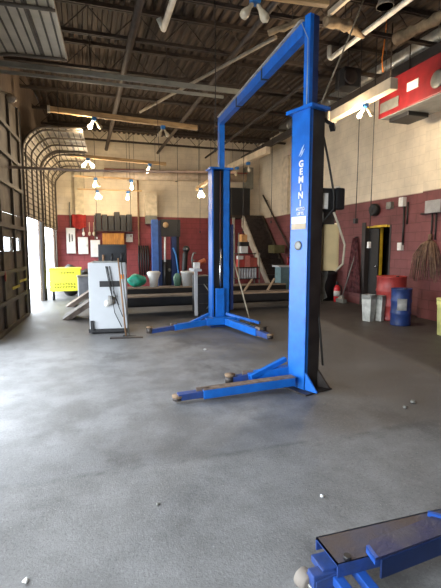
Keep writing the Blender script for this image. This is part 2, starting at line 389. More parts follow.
# overhead sectional doors
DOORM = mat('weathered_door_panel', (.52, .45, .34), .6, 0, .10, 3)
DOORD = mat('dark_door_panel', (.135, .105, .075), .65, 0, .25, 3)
RIBM = mat('door_rib_steel', (.105, .085, .065), .6, .2)
def door_path(s0, zb, rise, reach, r=.55):
    """points (d, z) of the track every bit of length from the door's lower edge"""
    pts = []; z = zb
    top = rise - r
    pts += [(.06, zb + (top-zb)*i/4) for i in range(5)]
    pts += [(.06 + r - r*math.cos(a), top + r*math.sin(a)) for a in [PI/2*k/6 for k in range(1, 7)]]
    n = 4; x0 = .06+r
    pts += [(x0 + (reach-x0)*i/n, rise) for i in range(1, n+1)]
    return pts
def raised_door(name, y0, y1, zb, rise, reach, nst):
    root = None
    path = door_path(0, zb, rise, reach)
    # corrugated skin: fine folds running along the door's width
    m = MB(); fine = []; acc = 0.
    for (a, b) in zip(path, path[1:]):
        ln = math.hypot(b[0]-a[0], b[1]-a[1]); n = max(1, round(ln/.032))
        for k in range(n): fine.append((a[0]+(b[0]-a[0])*k/n, a[1]+(b[1]-a[1])*k/n))
    fine.append(path[-1])
    pts = []; nrm = []
    for i, (d, z) in enumerate(fine):
        a = fine[max(0, i-1)]; b = fine[min(len(fine)-1, i+1)]
        tx, tz = b[0]-a[0], b[1]-a[1]; q = math.hypot(tx, tz); nx, nz = tz/q, -tx/q
        o = .0; nrm.append((nx, nz))
        pts.append((d+nx*o, z+nz*o))
    rows = []
    for (d, z), (nx, nz) in zip(pts, nrm):
        rows.append([m.bm.verts.new(L(y, d+k*nx*.01, z+k*nz*.01)) for y, k in ((y0, 1), (y1, 1), (y1, -1), (y0, -1))])
    for a, b in zip(rows, rows[1:]):
        for k in range(4): m.bm.faces.new((a[k], a[(k+1) % 4], b[(k+1) % 4], b[k]))
    m.bm.faces.new(rows[0]); m.bm.faces.new(rows[-1][::-1])
    root = struct(m.build(name, DOORM, loc=L((y0+y1)/2, 0, zb)))
    m = MB()
    for (d, z), (nx, nz) in list(zip(pts, nrm))[2::4]:      # pressed ribs on the inner face
        m.bar(L(y0, d+nx*.013, z+nz*.013), L(y1, d+nx*.013, z+nz*.013), .02, .02)
    m.build('panel_ribs', RIBM, root)
    for k in range(nst):                                   # stiles following the curve
        yy = y0 + .04 + (y1-y0-.08)*k/(nst-1); m = MB()
        m.tube([L(yy, d+.05*(1 if z < rise-.02 else .2), z-.05*(0 if z < rise-.3 else 1)) for d, z in path], .023, 6)
        m.build('stile', RIBM, root)
    for d, z in path[::4]:
        m = MB(); m.bar(L(y0, d+.03, z-.02), L(y1, d+.03, z-.02), .03, .03); m.build('rail', RIBM, root)
    for yy in (y0-.03, y1+.03):
        m = MB(); m.tube([L(yy, .05, zb-2.2 if zb > 2.2 else 0)] + [L(yy, d, z) for d, z in path], .025, 6); m.build('track', RIBM, root)
    m = MB(); m.bar(L(y0, reach, rise-.02), L(y1, reach, rise-.02), .03, .05); m.build('end_rail', DOORM, root)
    return root
raised_door('door_1', 2.85, 6.85, 2.42, 4.2, 1.32, 4)
raised_door('door_3', 10.31, 12.49, 2.18, 4.1, 1.30, 4)
raised_door('door_4', 12.87, 15.49, 2.08, 4.1, 1.22, 4)

# the closed door with two small windows
y0, y1 = 7.34, 9.86
WIN = [(8.16, 8.78), (9.14, 9.54)]; WZ0, WZ1 = 1.41, 1.66
m = MB()
def slab(m, a, b, z0, z1, d0=.025, d1=.055): m.prism([L(a, d0, z0), L(b, d0, z0), L(b, d1, z0), L(a, d1, z0)], (0, 0, z1-z0))
zz = [.0, .52, 1.04, WZ0, WZ1, 2.10, 2.62, 3.14, 3.66, 4.3]
for a, b in zip(zz, zz[1:]):
    if a == WZ0:
        e = [y0] + [v for w in WIN for v in w] + [y1]
        for i in range(0, len(e), 2): slab(m, e[i], e[i+1], a, b)
    else: slab(m, y0, y1, a+(.006 if a else .0), b-.006)
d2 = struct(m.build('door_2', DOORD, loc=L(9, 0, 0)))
for z in (.04, .52, 1.04, 1.86, 2.62, 3.14, 3.66):
    m = MB(); slab(m, y0, y1, z-.035, z+.035, .06, .11); m.build('rail', RIBM, d2)
for yy in (7.40, 7.98, 8.97, 9.80):
    m = MB(); slab(m, yy-.03, yy+.03, 0, 4.3, .06, .10); m.build('stile', RIBM, d2)
for a, b in WIN:
    m = MB(); slab(m, a-.04, b+.04, WZ0-.04, WZ0, .018, .066); slab(m, a-.04, b+.04, WZ1, WZ1+.04, .018, .066); slab(m, a-.04, a, WZ0, WZ1, .018, .066); slab(m, b, b+.04, WZ0, WZ1, .018, .066)
    fr = m.build('window_frame', RIBM, d2)
    m = MB(); slab(m, a, b, WZ0, WZ1, .038, .044); m.build('pane', GLASS, fr)
m = MB(); slab(m, 8.45, 9.1, .70, .75, .10, .108); slab(m, 9.1, 9.78, .78, .83, .10, .108); m.build('yellow_stripe', mat('faded_yellow_paint', (.5, .42, .05), .7), d2)['label'] = 'faded yellow painted stripe'
m = MB(); m.lathe([(.0, 0), (.09, .0), (.09, .012), (0, .012)], L(7.98, .10, .98), (1, 0, 0), 16); m.build('red_reflector', REDP, d2)['label'] = 'round red reflector'

# pale building across the yard and a parked van shape glimpsed through the open bays
for (x, y, w_, h, lb) in ((-3.2, 34, .62, 2.8, 'pale blue grey shed in the bright yard seen through the nearer open bay'), (-2.6, 40, .45, 2.5, 'narrow pale shed in the bright yard seen through the farther open bay')):
    t = thing('yard_shed', lb, 'shed', (x, y, -.02))
    m = MB(); m.box((x, y, h/2-.02), (w_, 1.2, h)); m.build('wall', mat('pale_blue_grey_paint', (.34, .40, .50), .8), t)
    m = MB(); m.box((x, y, h), (w_+.1, 1.3, .08)); m.build('roof', mat('grey_roof_edge', (.35, .36, .38), .8), t)
    m = MB(); m.box((x, y-.61, .95), (w_*.6, .03, 1.9)); m.build('door', mat('blue_grey_door', (.30, .34, .42), .6), t)

# ------------------------------------------------------------------ roof structure
first = None
JY = [-2.6, -1.1, .4, 1.9, 3.4, 4.9, 6.35, 7.8, 9.25, 10.7, 12.15, 13.6, 15.05]
for i, y in enumerate(JY):
    if first is None:
        first = thing('roof_joist', 'brown open-web steel joist spanning under the roof deck', 'roof joist', (0, y, 5.02), 0, 'open-web joists under the roof deck')
        m = MB()
        for s in (-.03, .03): m.span((-2.0, y+s-.02, ZC-.07), (XR, y+s+.02, ZC-.005))
        m.build('top_chord', DSTEEL, first)
        m = MB()
        for s in (-.025, .025): m.span((-1.5, y+s-.016, 5.02), (XR-.05, y+s+.016, 5.075))
        m.build('bottom_chord', DSTEEL, first)
        m = MB(); x = -1.5; pts = []; k = 0
        while x < XR-.1: pts.append((x, y, 5.05 if k % 2 else 5.48)); x += .42; k += 1
        m.tube(pts, .013, 5); m.build('web', DSTEEL, first)
    else: dup(first, (0, y, 5.02))
def along(name, label, cat, p, q, r, mt, seg=10, hang=()):
    t = thing(name, label, cat, (Vector(p)+Vector(q))/2)
    m = MB(); m.tube([p, q], r, seg); m.build('pipe', mt, t)
    for k in hang:
        h = Vector(p).lerp(Vector(q), k); m = MB(); m.tube([h, (h.x, h.y, ZC)], .006, 5); m.build('hanger', DSTEEL, t)
    return t
along('steam_pipe', 'long rusty brown pipe under the roof, nearer the left door', 'pipe', (.87, 3, 4.94), (.87, 15.9, 4.94), .06, mat('rusty_brown_pipe', (.066, .045, .030), .7), hang=(.2, .5, .8))
along('steam_pipe', 'long rusty brown pipe under the roof, beside the overhead lift beam', 'pipe', (2.70, 3, 4.94), (2.70, 15.9, 4.94), .05, MATS['rusty_brown_pipe'], hang=(.2, .5, .8))
along('steel_conduit', 'dull grey conduit running diagonally under the roof joists', 'conduit', at(140, 112, z=4.80), at(276, 37, z=4.80), .032, CONDT, 8)
m = MB(); m.bar((4.5, 15.8, 4.86), (4.5, 7.9, 4.86), .05, .05); m.bar((6.0, 15.8, 4.9), (6.0, 3, 4.9), .12, .18)
tag(m.build('roof_beam', mat('dark_brown_beam', (.05, .038, .03), .7)), 'dark brown beam along the right side under the roof', 'beam')
# white plastic pipes
t = along('white_pipe', 'white plastic pipe with a hooked end above the near lift post', 'pipe', (4.5, 7.2, 4.98), (4.54, 3.4, 4.98), .045, WPIPE, hang=(.15, .6))
m = MB(); m.tube(arc((4.5, 7.2, 5.07), .09, -PI/2, -PI, 6, (0, -1, 0), (0, 0, 1)) + [Vector((4.5, 7.29, 5.22))], .045, 10); m.build('elbow', WPIPE, t)
t = along('white_pipe', 'short white plastic pipe with a flared end, top centre left', 'pipe', (1.34, 7.15, 4.98), (1.30, 4.6, 4.98), .05, WPIPE, hang=(.2, .7))
m = MB(); m.tube([(1.34, 7.15, 4.98), (1.26, 7.12, 5.12)], .045, 8); m.build('elbow', WPIPE, t)
# duct, insulated pipes
t = thing('silver_duct', 'long round galvanised duct high along the right wall', 'duct', (6.15, 10, 5.15))
m = MB(); m.tube([(6.15, 2, 5.2), (6.15, 12.6, 5.2)], .15, 16); m.build('duct_run', SILVERD, t)
for k in range(9):
    m = MB(); m.lathe([(.155, -.02), (.165, -.01), (.165, .01), (.155, .02)], (6.15, 2.8+k*1.15, 5.2), (0, 1, 0), 16); m.build('collar', SILVERD, t)
for y in (4.5, 7.1, 10): m = MB(); m.tube([(6.15, y, 5.35), (6.15, y, ZC)], .008, 5); m.build('hanger', DSTEEL, t)
def lumpy(name, label, pts, r, seed):
    rnd = random.Random(seed); P = []; R = []
    for a, b in zip(pts, pts[1:]):
        for k in range(8):
            P.append(Vector(a).lerp(Vector(b), k/8) + Vector((0, 0, rnd.uniform(-.012, .012)))); R.append(r*rnd.uniform(.75, 1.2))
    P.append(Vector(pts[-1])); R = [q*(1 if i < len(R)*.55 else 1-.6*(i/len(R)-.55)/.45) for i, q in enumerate(R)] + [r*.35]
    t = thing(name, label, 'pipe', Vector(pts[0]))
    m = MB(); m.tube(P, R, 12); m.build('wrapping', INSUL, t)
    h = Vector(pts[0]).lerp(Vector(pts[-1]), .5); m = MB(); m.tube([h, (h.x, h.y, ZC)], .01, 5); m.build('hanger', DSTEEL, t)
lumpy('insulated_pipe', 'tan wrapped pipe crossing under the roof behind the top of the near lift post', [(2.9, 6.5, 4.86), (3.4, 6.02, 4.93), (3.48, 6.0, 4.93)], .05, 3)
lumpy('insulated_pipe', 'bulging tan wrapped pipe joint just right of the near lift post top', [(3.62, 6.0, 4.90), (4.05, 6.05, 4.93), (4.45, 6.2, 4.88)], .085, 4)
lumpy('insulated_pipe', 'tan wrapped pipe above the red hanging unit, top right corner', [(5.08, 6.2, 4.93), (5.2, 5.6, 4.93), (5.3, 4.6, 4.93)], .085, 5)
m = MB(); a, b = at(329, 14, z=5.0), at(352, -6, z=5.0); m.bar(a, b, .05, .08); m.tube([a.lerp(b, .5), (a.lerp(b, .5).x, a.lerp(b, .5).y, ZC)], .006, 5)
tag(m.build('pine_board', WOODL), 'pale pine board under the roof just right of the near lift post top', 'board')
t = thing('dome_lamp', 'dusty grey dome lamp hanging at the very top, right of the pine board', 'lamp', (4.3, 5.2, 4.9))
P = at(385, 7, y=5.4); m = MB(); m.lathe([(.12, 0), (.125, .02), (.09, .10), (.03, .15), (.03, .20), (0, .20), (.02, .13), (.085, .08), (.115, 0)], P, (0, 0, 1), 18); m.build('shade', mat('dusty_shade', (.2, .17, .13), .6), t)
m = MB(); m.tube([P+Vector((0, 0, .2)), (P.x, P.y, ZC)], .008, 6); m.build('hanger', DSTEEL, t)
# long grey pipe by the raised door, hung from the joists
t = thing('steel_strut', 'long grey steel strut hanging under the joists in front of the raised near door', 'strut', (1, 7.55, 4.3))
m = MB(); m.bar((-1.30, 7.55, 4.30), (2.92, 7.55, 4.30), .06, .075); m.build('beam', GSTEEL, t)
m = MB(); m.bar((-1.2, 7.72, 4.24), (2.55, 7.72, 4.24), .03, .05); m.build('rail', GSTEEL, t)
for x in (.2, 1.5, 2.8): m = MB(); m.tube([(x, 7.55, 4.3), (x, 7.8, 5.05)], .009, 5); m.build('hanger', DSTEEL, t)
# reddish pipe across the room
t = thing('cross_pipe', 'thin dull red pipe crossing the room at head height behind the far lift post', 'pipe', (0, 8.6, 2.9))
m = MB(); m.tube([at(-9, 166.5, y=8.9), at(90, 170.5, y=8.9), at(236, 172.5, y=8.9)], .026, 8); m.build('pipe', mat('dull_pink_pipe', (.52, .38, .30), .5), t)
for px in (60, 160): p = at(px, 169+px*.012, y=8.9); m = MB(); m.tube([p, (p.x, 9.25, 5.03)], .006, 5); m.build('hanger', CORDM, t)
t = thing('round_duct', 'fat cream round duct along the top of the back wall', 'duct', (3.4, 15.65, 4.1))
m = MB(); m.tube([(.75, 15.72, 4.03), (6.1, 15.72, 4.17)], .16, 14); m.build('duct_run', mat('cream_duct_paint', (.58, .46, .34), .5), t)
m = MB(); m.tube([(.75, 15.52, 4.18), (6.1, 15.52, 4.32)], .03, 6); m.build('red_line', mat('red_line_paint', (.35, .08, .06), .5), t)
for x in (1.6, 3.4, 5.2): m = MB(); m.bar((x, 15.7, 4.03+.02*x), (x, 15.995, 4.03+.02*x), .05, .3); m.build('bracket', DSTEEL, t)

# ------------------------------------------------------------------ hanging work lights
def lamp(kind_on, root, box, b_dir, r=.055, ln=.17):
    """bulb hanging from the junction box"""
    box = Vector(box); d = Vector(b_dir).normalized()
    p = box + d*.05
    m = MB(); m.lathe([(.02, 0), (.026, .02), (.026, .06), (r*.75, .10), (r, ln*.75), (r*.9, ln*.95), (0, ln+.02)], p, d, 14)
    return p, d, m
LIGHTS = []
def lamp_bar(label, p, q, w, h, boxes, wires=(.12, .88), mt=WOOD, pw=1):
    p, q = Vector(p), Vector(q)
    t = thing('lamp_bar', label, 'work light', (p+q)/2)
    m = MB(); m.bar(p, q, w, h, bev=.006); m.build('bar', mt, t)
    m = MB(); m.bar(p-(q-p).normalized()*.015, p+(q-p).normalized()*.04, w*1.25, h*1.2); m.build('end_cap', CORDL, t)
    for k in wires:
        a = p.lerp(q, k); m = MB(); m.tube([a, (a.x, a.y, ZC)], .006, 5); m.build('hanging_wire', CORDM, t)
    for k, bulbs, sc_ in boxes:
        c = p.lerp(q, k) - Vector((0, 0, h/2+.03*sc_))
        m = MB(); m.box(c, (.09*sc_, .09*sc_, .07*sc_), bev=.008); bx = m.build('junction_box', BLUEBOX, t)
        for dx, on in bulbs:
            d = Vector((dx[0], dx[1], -1)); pp, dd, mm = lamp(on, bx, c, d, .047*sc_, .17*sc_)
            mm.build('bulb', BULBON if on else BULBOFF, bx)
            if on:
                LIGHTS.append((pp + dd*(.18*sc_+.12), on*pw))
A0, A1 = at(48, 109, y=10.0), at(197, 128, y=10.35)
lamp_bar('long wooden lamp bar hung across the left, with one lit bulb and one dark', A0, A1, .09, .11,
         [(.28, [((-.55, 0), 1), ((.75, 0), 0)], 1.1), (.745, [((-.5, 0), 0), ((.65, 0), 0)], 1.1)], pw=2.4)
B0, B1 = at(69, 155, y=12.9), at(166, 164, y=13.1)
lamp_bar('second wooden lamp bar behind the long one, two lit bulbs at its left', B0, B1, .08, .09,
         [(.18, [((-.7, 0), 1), ((.75, 0), 1)], 1.2), (.82, [((-.4, 0), .6)], 1.1)], pw=1.1)
C0, C1 = at(73, 176, y=14.0), at(134, 179, y=14.0)
lamp_bar('third lamp bar near the back wall, one lit bulb at either end', C0, C1, .06, .05, [(.36, [((-.2, 0), 1), ((.5, 0), 0)], 1.2), (.95, [((.05, 0), 1)], 1.3)], pw=.8)
D0, D1 = at(76, 189, y=14.9), at(142, 191, y=14.9)
lamp_bar('lowest rear lamp bar just before the back wall, two lit bulbs', D0, D1, .05, .04, [(.31, [((-.1, 0), 1), ((.5, 0), .6)], 1.2), (.78, [((-.1, 0), 1)], 1.2)], pw=.8)
lamp_bar('wooden lamp bar nearest the camera at the top, two large unlit bulbs', at(216, -13, y=4.65), at(328, 2.5, y=4.55), .08, .09,
         [(.335, [((-.75, 0), 0), ((.65, -.1), 0)], 1.15)])
F0, F1 = Vector((4.62, 7.35, 3.96)), Vector((4.62, 5.62, 3.98))
lamp_bar('pale plank lamp bar hanging beside the red unit, one bulb lit', F0, F1, .14, .17, [(.60, [((-.4, .5), 1), ((.5, -.5), 0)], .9)], mt=WOODL, pw=7)
G0, G1 = at(229, 168, x=5.3), at(268, 150, x=5.3)
lamp_bar('pale plank lamp bar far along the right wall, behind the far post', G0, G1, .16, .2, [(.25, [((-.2, 0), 0)], 1.3), (.55, [((.2, 0), 0)], 1.3)], mt=WOODL)
Hh0, Hh1 = at(197, 189, x=3.5), at(213, 178, x=3.5)
lamp_bar('short wooden lamp bar with glowing bulbs half hidden by the far post', Hh0, Hh1, .10, .09, [(.25, [((-.2, 0), 1), ((.4, 0), .6)], 1.2)])
for i, (p, s) in enumerate(LIGHTS):
    ld = bpy.data.lights.new('bulb_light', 'POINT'); ld.energy = 26*s; ld.color = (1, .80, .55); ld.shadow_soft_size = .07
    o = bpy.data.objects.new('bulb_light', ld); COL.objects.link(o); o.location = p

# ------------------------------------------------------------------ two-post lift
lift = thing('two_post_lift', 'tall blue two-post vehicle lift with overhead beam in the middle of the floor', 'vehicle lift', (2.2, 5.6, 0))
fc = Vector((2.10, 3.71, 0)); ca, sa = math.cos(math.radians(16)), math.sin(math.radians(16))
e1 = Vector((ca, sa, 0)); e2 = Vector((-sa, ca, 0)); R2 = Matrix((e1, e2, Vector((0, 0, 1)))).transposed()
def N(u, v, z=0): return fc + e1*u + e2*v + Vector((0, 0, z))
ZT = 2.80
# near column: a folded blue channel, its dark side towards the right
m = MB(); m.box(N(.012, .125, ZT/2), (.024, .25, ZT), rot=R2); m.box(N(.07, .243, ZT/2), (.14, .014, ZT), rot=R2); m.box(N(.02, .007, ZT/2), (.04, .014, ZT), rot=R2)
col1 = m.build('column', BLUE, lift)
m = MB(); m.box(N(.115, .118, ZT/2+.01), (.18, .232, ZT-.02), rot=R2); m.build('rear_cover', mat('black_brown_side', (.022, .018, .016), .5, 0, .3, 5), col1)  # black-brown right face of the column
m = MB(); m.box(N(.09, .125, ZT+.012), (.25, .36, .03), rot=R2); m.build('top_plate', BLUE, col1)
m = MB(); m.box(N(.10, .10, .008), (.38, .42, .016), rot=R2); m.build('base_plate', GREASE, col1)
m = MB(); m.prism([N(0.0, -.012, .02), N(0.0, -.012, .20), N(.02, -.15, .03), N(.02, -.15, .02)], e1*.018)
m.build('gusset', BLUE, col1)
m = MB(); m.prism([N(.19, .0, .02), N(.19, .0, .20), N(.24, -.12, .02)], e1*.02); m.build('gusset', GREASE, col1)
m = MB(); m.tube([N(.212, .12, 2.15), N(.212, .12, 2.42)], .07, 12); m.build('hydraulic_cylinder', RUSTTOP, col1)
# writing down the face
for k, ch in enumerate('GEMINI'):
    lettering(ch, .088, N(-.003, .105, 2.29-.0762*k), -e2, (0, 0, 1), PAPER, 'lettering', col1, bold=.003)
lettering('AUTO', .042, N(-.003, .105, 1.852), -e2, (0, 0, 1), PAPER, 'lettering', col1, bold=.001)
lettering('LIFTS', .042, N(-.003, .105, 1.808), -e2, (0, 0, 1), PAPER, 'lettering', col1, bold=.001)
m = MB()
m.prism([N(-.003, .14, 2.37), N(-.003, .10, 2.44), N(-.003, .07, 2.47), N(-.003, .10, 2.40)], -e1*.003)
m.prism([N(-.003, .12, 2.36), N(-.003, .09, 2.41), N(-.003, .06, 2.43), N(-.003, .09, 2.38)], -e1*.003); m.build('emblem', mat('pale_blue_print', (.42, .55, .75), .5), col1)
m = MB(); m.box(N(-.004, .125, 1.745), (.004, .20, .07), rot=R2); m.build('label_plate', PAPER, col1)['label'] = 'white instruction label'
m = MB(); m.box(N(-.004, .125, 1.68), (.004, .20, .055), rot=R2); m.build('label_plate', mat('tan_label', (.5, .40, .27), .6), col1)['label'] = 'tan instruction label'
m = MB(); m.lathe([(.028, 0), (.047, 0), (.047, .012), (.028, .012)], N(0, .125, 1.49), -e1, 18); m.build('grommet', STEEL, col1)
m = MB(); m.lathe([(0, 0), (.03, 0), (.03, .006), (0, .006)], N(0, .125, 1.49), -e1, 16); m.build('hole', BLACK, col1)
m = MB(); m.box(N(.215, .06, 2.31), (.04, .07, .15), rot=R2, bev=.008); m.build('outlet_box', PAPER, col1)['label'] = 'pale outlet box on the dark side'
# far column: channel open towards the near one
FX, FY = 2.42, 7.45; FZ = 2.88
m = MB(); m.span((FX-.18, FY-.02, 0), (FX-.152, FY+.24, FZ)); m.span((FX+.045, FY-.02, 0), (FX+.17, FY+.02, FZ)); m.span((FX+.15, FY-.02, 0), (FX+.17, FY+.24, FZ)); m.span((FX-.18, FY+.22, 0), (FX+.17, FY+.24, FZ))
col2 = m.build('column', BLUE, lift)
m = MB(); m.span((FX-.151, FY+.03, .03), (FX+.044, FY+.22, FZ-.02)); m.build('inner_channel', BLACK, col2)
m = MB(); m.tube([(FX-.02, FY+.0, .6), (FX-.02, FY+.0, 1.45)], .022, 8); m.build('hydraulic_cylinder', CHROME, col2)
m = MB(); m.tube([(FX-.02, FY+.0, 1.4), (FX-.02, FY+.0, FZ)], .008, 6); m.build('chain', mat('red_brown_chain', (.12, .05, .04), .6), col2)
m = MB(); m.span((FX+.172, FY, .3), (FX+.24, FY+.2, 1.9)); m.build('side_cover', NAVY, col2)
m = MB(); m.span((FX-.22, FY-.06, FZ), (FX+.21, FY+.27, FZ+.03)); m.build('top_plate', BLUE, col2)
m = MB(); m.span((FX-.24, FY-.1, 0), (FX+.24, FY+.3, .025)); m.build('base_plate', BLUEW, col2)
m = MB(); m.box((FX-.045, FY-.06, .42), (.165, .06, .60), bev=.008); m.prism([(FX-.12, FY-.08, .11), (FX-.12, FY-.08, .30), (FX-.02, FY-.09, .11)], (0, .02, 0)); m.build('carriage', BLUE, lift)
m = MB(); m.box((FX-.05, FY-.16, .13), (.60, .18, .13), bev=.01); m.build('arm_carrier', BLUE, lift)
# extension posts and overhead beam
u0 = N(.09, .09, 0)
m = MB(); m.box((u0.x-.035, u0.y-.01, 3.245), (.05, .075, .87), rot=R2); ex1 = m.build('extension_post', BLUE, lift)
m = MB(); m.box(N(.108, .088, 3.245), (.07, .078, .868), rot=R2); m.build('shaded_half', NAVY, ex1)  # shade on the post's right half, painted as a darker blue
m = MB(); m.box((FX+.025, FY+.08, 3.36), (.10, .10, .90)); m.build('extension_post', BLUE, lift)
b0, b1 = N(.05, .12, 3.565), Vector((FX+.02, FY+.08, 3.745))
m = MB(); m.bar(b0, b1, .085, .125); ob = m.build('overhead_beam', BLUE, lift)
m = MB(); m.bar(b0+Vector((-.015, 0, .071)), b1+Vector((-.015, 0, .071)), .11, .018); m.build('top_flange', mat('dusty_grey_flange', (.36, .32, .27), .7), ob)
q = b0.lerp(b1, .33); m = MB(); m.bar(q, q+(b1-b0).normalized()*.05, .092, .132); m.build('joint_strap', CHAR, ob)
q = b0.lerp(b1, .66); m = MB(); m.bar(q, q+(b1-b0).normalized()*.05, .092, .132); m.build('joint_strap', CHAR, ob)
m = MB(); m.tube([b0+Vector((-.05, .02, .06)), N(.018, .07, 3.45), N(.018, .07, ZT+.03)], .004, 6); m.build('limit_cable', CORDL, lift)
# swing arms
def arm(p, q, w, h, w2, split, padh, top=True, brace=None):
    p, q = Vector(p), Vector(q); s = p.lerp(q, split)
    m = MB(); m.bar(p, s, w, h, bev=.006); a = m.build('arm', BLUE, lift)
    m = MB(); m.bar(p.lerp(q, split-.25), q, w2, h*.72, bev=.004); m.build('inner_tube', BLUEW, a)
    if top: m = MB(); m.bar(p+Vector((0, 0, h/2+.004)), s+Vector((0, 0, h/2+.004)), w*.9, .008); m.build('worn_top', RUSTTOP, a)
    m = MB(); m.lathe([(.05, 0), (.05, padh), (.035, padh)], q - Vector((0, 0, .03)), (0, 0, 1), 14); m.build('pad_post', GREASE, a)
    m = MB(); m.lathe([(.0, 0), (.052, 0), (.056, .022), (.0, .026)], q + Vector((0, 0, padh-.03)), (0, 0, 1), 16); m.build('pad', PADM, a)
    m = MB(); m.bar(s-Vector((0, 0, h*.55)), s+Vector((0, 0, h*.75)), .02, w*1.15, up=(q-p).normalized()); m.build('stop_ring', RUSTTOP, a)
    if brace:
        bp, bq = Vector(brace[0]), Vector(brace[1]); m = MB(); m.bar(bp, bq, .05, .045); m.bar(bq.lerp(bp, .45), bq.lerp(bp, .45)-Vector((0, 0, .13)), .04, .04); m.build('brace', BLUE, a)
    return a
arm((2.02, 3.80, .10), (.80, 3.80, .06), .11, .085, .085, .80, .025)
arm((2.06, 3.98, .16), (1.42, 4.08, .08), .10, .09, .08, .7, .07, False, ((2.04, 4.02, .27), (1.62, 3.98, .12)))
arm((2.10, 7.28, .12), (1.0, 6.98, .07), .10, .10, .08, .6, .09, False, ((2.14, 7.32, .26), (1.72, 7.2, .12)))
arm((2.46, 7.22, .12), (2.74, 5.95, .075), .10, .12, .08, .75, .05, False)
m = MB(); m.bar((2.5, 7.4, .24), (2.95, 6.85, .13), .05, .045); m.bar((2.62, 7.05, .2), (2.62, 7.05, .05), .03, .03); m.build('brace', BLUE, lift)
# power unit on the near column
pu = MB().box((2.40, 3.90, 1.955), (.17, .17, .24), bev=.015).box((2.52, 3.87, 1.97), (.11, .15, .22), bev=.02).box((2.30, 3.88, 1.97), (.10, .06, .12)).build('power_unit', BLACK, lift)
m = MB(); m.tube([(2.53, 3.87, 2.075), (2.53, 3.87, 2.10)], .03, 10); m.build('breather', WPIPE, pu)
m = MB(); m.box((2.355, 3.812, 1.965), (.055, .006, .11), bev=0); m.box((2.335, 3.808, 1.885), (.08, .02, .045)); m.build('label_plate', PAPER, pu)
def tank(v):
    return Vector((v.x, v.y, v.z))
m = MB(); m.box((2.46, 3.92, 1.475), (.20, .16, .50), bev=.035); m.box((2.335, 3.93, 1.46), (.06, .13, .46), bev=.02); m.build('reservoir', CREAMP, pu)
m = MB(); m.box((2.42, 3.90, 1.78), (.13, .12, .14)); m.build('valve_block', GREASE, pu)
m = MB(); m.bar((2.2, 3.90, 1.97), (2.42, 3.95, 1.97), .05, .14); m.build('bracket', CHAR, pu)
m = MB(); m.tube(sag(N(.16, .06, 2.80), (2.44, 3.80, 2.02), -.05) + [Vector((2.44, 3.79, 1.86)), Vector((2.33, 3.80, 1.74)), Vector((2.27, 3.82, 1.5)), Vector((2.24, 3.80, 1.2)), Vector((2.30, 3.76, .6)), Vector((2.33, 3.74, .25))], .011, 6); m.build('hydraulic_hose', CORDM, lift)
m = MB(); m.tube([(2.44, 3.79, 1.83), (2.50, 3.80, 1.72), (2.59, 3.80, 1.5), (2.585, 3.82, 1.3), (2.52, 3.86, 1.22)], .012, 6); m.build('hydraulic_hose', CORDL, lift)
m = MB(); m.bar(N(.20, .1, 2.78), N(.32, .02, 2.70), .02, .03); m.bar(N(.32, .02, 2.70), N(.38, .05, 2.66), .05, .04); m.build('top_switch', CHAR, lift)
# grey rag draped from the power unit
m = MB()
m.grid(lambda u, v: Vector((2.335+.12*u+.015*math.sin(v*7), 3.90+.02*math.sin(u*14)+.01*math.cos(v*9), 1.26-.34*v-.03*math.sin(u*5))), 14, 10, .006)
tag(m.build('shop_rag', CLOTHG), 'grey rag hanging below the cream oil tank of the near lift post', 'rag')
# pale cord from the roof to the outlet box
m = MB(); m.tube([at(365, -4, y=4.6), at(352, 30, y=4.4), at(330, 82, y=4.1), at(321, 104, y=3.9), N(.22, .05, 2.7), N(.22, .06, 2.38)], .009, 6)
tag(m.build('power_cord', CORDL), 'pale cord running from the roof down to the near lift post outlet', 'cord')

# adapters lying by the far right arm
m = MB(); m.box((2.78, 7.0, .04), (.16, .1, .08), rz=.4, bev=.01); m.tube([(2.72, 6.95, .085), (2.84, 7.05, .085)], .015, 6)
tag(m.build('lift_adapter', mat('olive_metal', (.20, .21, .05), .6)), 'olive adapter block lying beside the far lift arm', 'adapter')
m = MB(); m.lathe([(.0, 0), (.07, 0), (.07, .03), (.03, .05), (.03, .11), (.05, .12), (0, .12)], (2.92, 6.55, 0), (0, 0, 1), 12)
tag(m.build('lift_adapter', GREASE), 'dark round adapter standing near the tip of the far lift arm', 'adapter')
# long-handled mop beside the far post
t = thing('floor_mop', 'pale-handled mop leaning on the right of the far lift post', 'mop', (3.0, 7.4, 0))
m = MB(); m.tube([(2.99, 7.42, .09), at(233, 258, y=7.62)], .014, 8); m.build('handle', CORDL, t)
m = MB(); m.box((3.0, 7.42, .07), (.12, .07, .05)); m.build('clamp', BLUEBOX, t)
m = MB(); m.ball((3.0, 7.41, .05), (.11, .07, .05), 10, lambda c: 1+.12*math.sin(c.x*19)); m.build('mop_head', CLOTHG, t)

# ------------------------------------------------------------------ foreground rolling ramp jack
jk = thing('rolling_jack', 'low blue rolling jack ramp with worn grey deck, bottom right corner', 'jack', (1.2, 1.45, 0))
JX0, JX1 = .960, 2.1; yB, yN, zt = 1.560, 1.385, .16
def J(x, y, z): return Vector((x, y + (x-.96)*-.012, z))
DECK = mat('worn_grey_deck', (.095, .095, .115), .45, .4, .2, 6, col2=(.045, .05, .12), bump=.15, bscale=60)
RUSTY = mat('rust_patched_deck', (.060, .068, .115), .5, .3, .2, 5, col2=(.085, .068, .066), bump=.2, bscale=60)
m = MB(); m.prism([J(JX0, yB, zt), J(JX0, yN, zt), J(JX0, yN, zt-.008), J(JX0, yB, zt-.008)], (JX1-JX0, -.012*(JX1-JX0), 0)); m.build('deck', RUSTY, jk)
m = MB()
for y in (yB, yN+.006): m.prism([J(JX0, y, zt), J(JX0, y-.007, zt), J(JX0, y-.007, zt-.06), J(JX0, y, zt-.06)], (JX1-JX0, -.012*(JX1-JX0), 0))
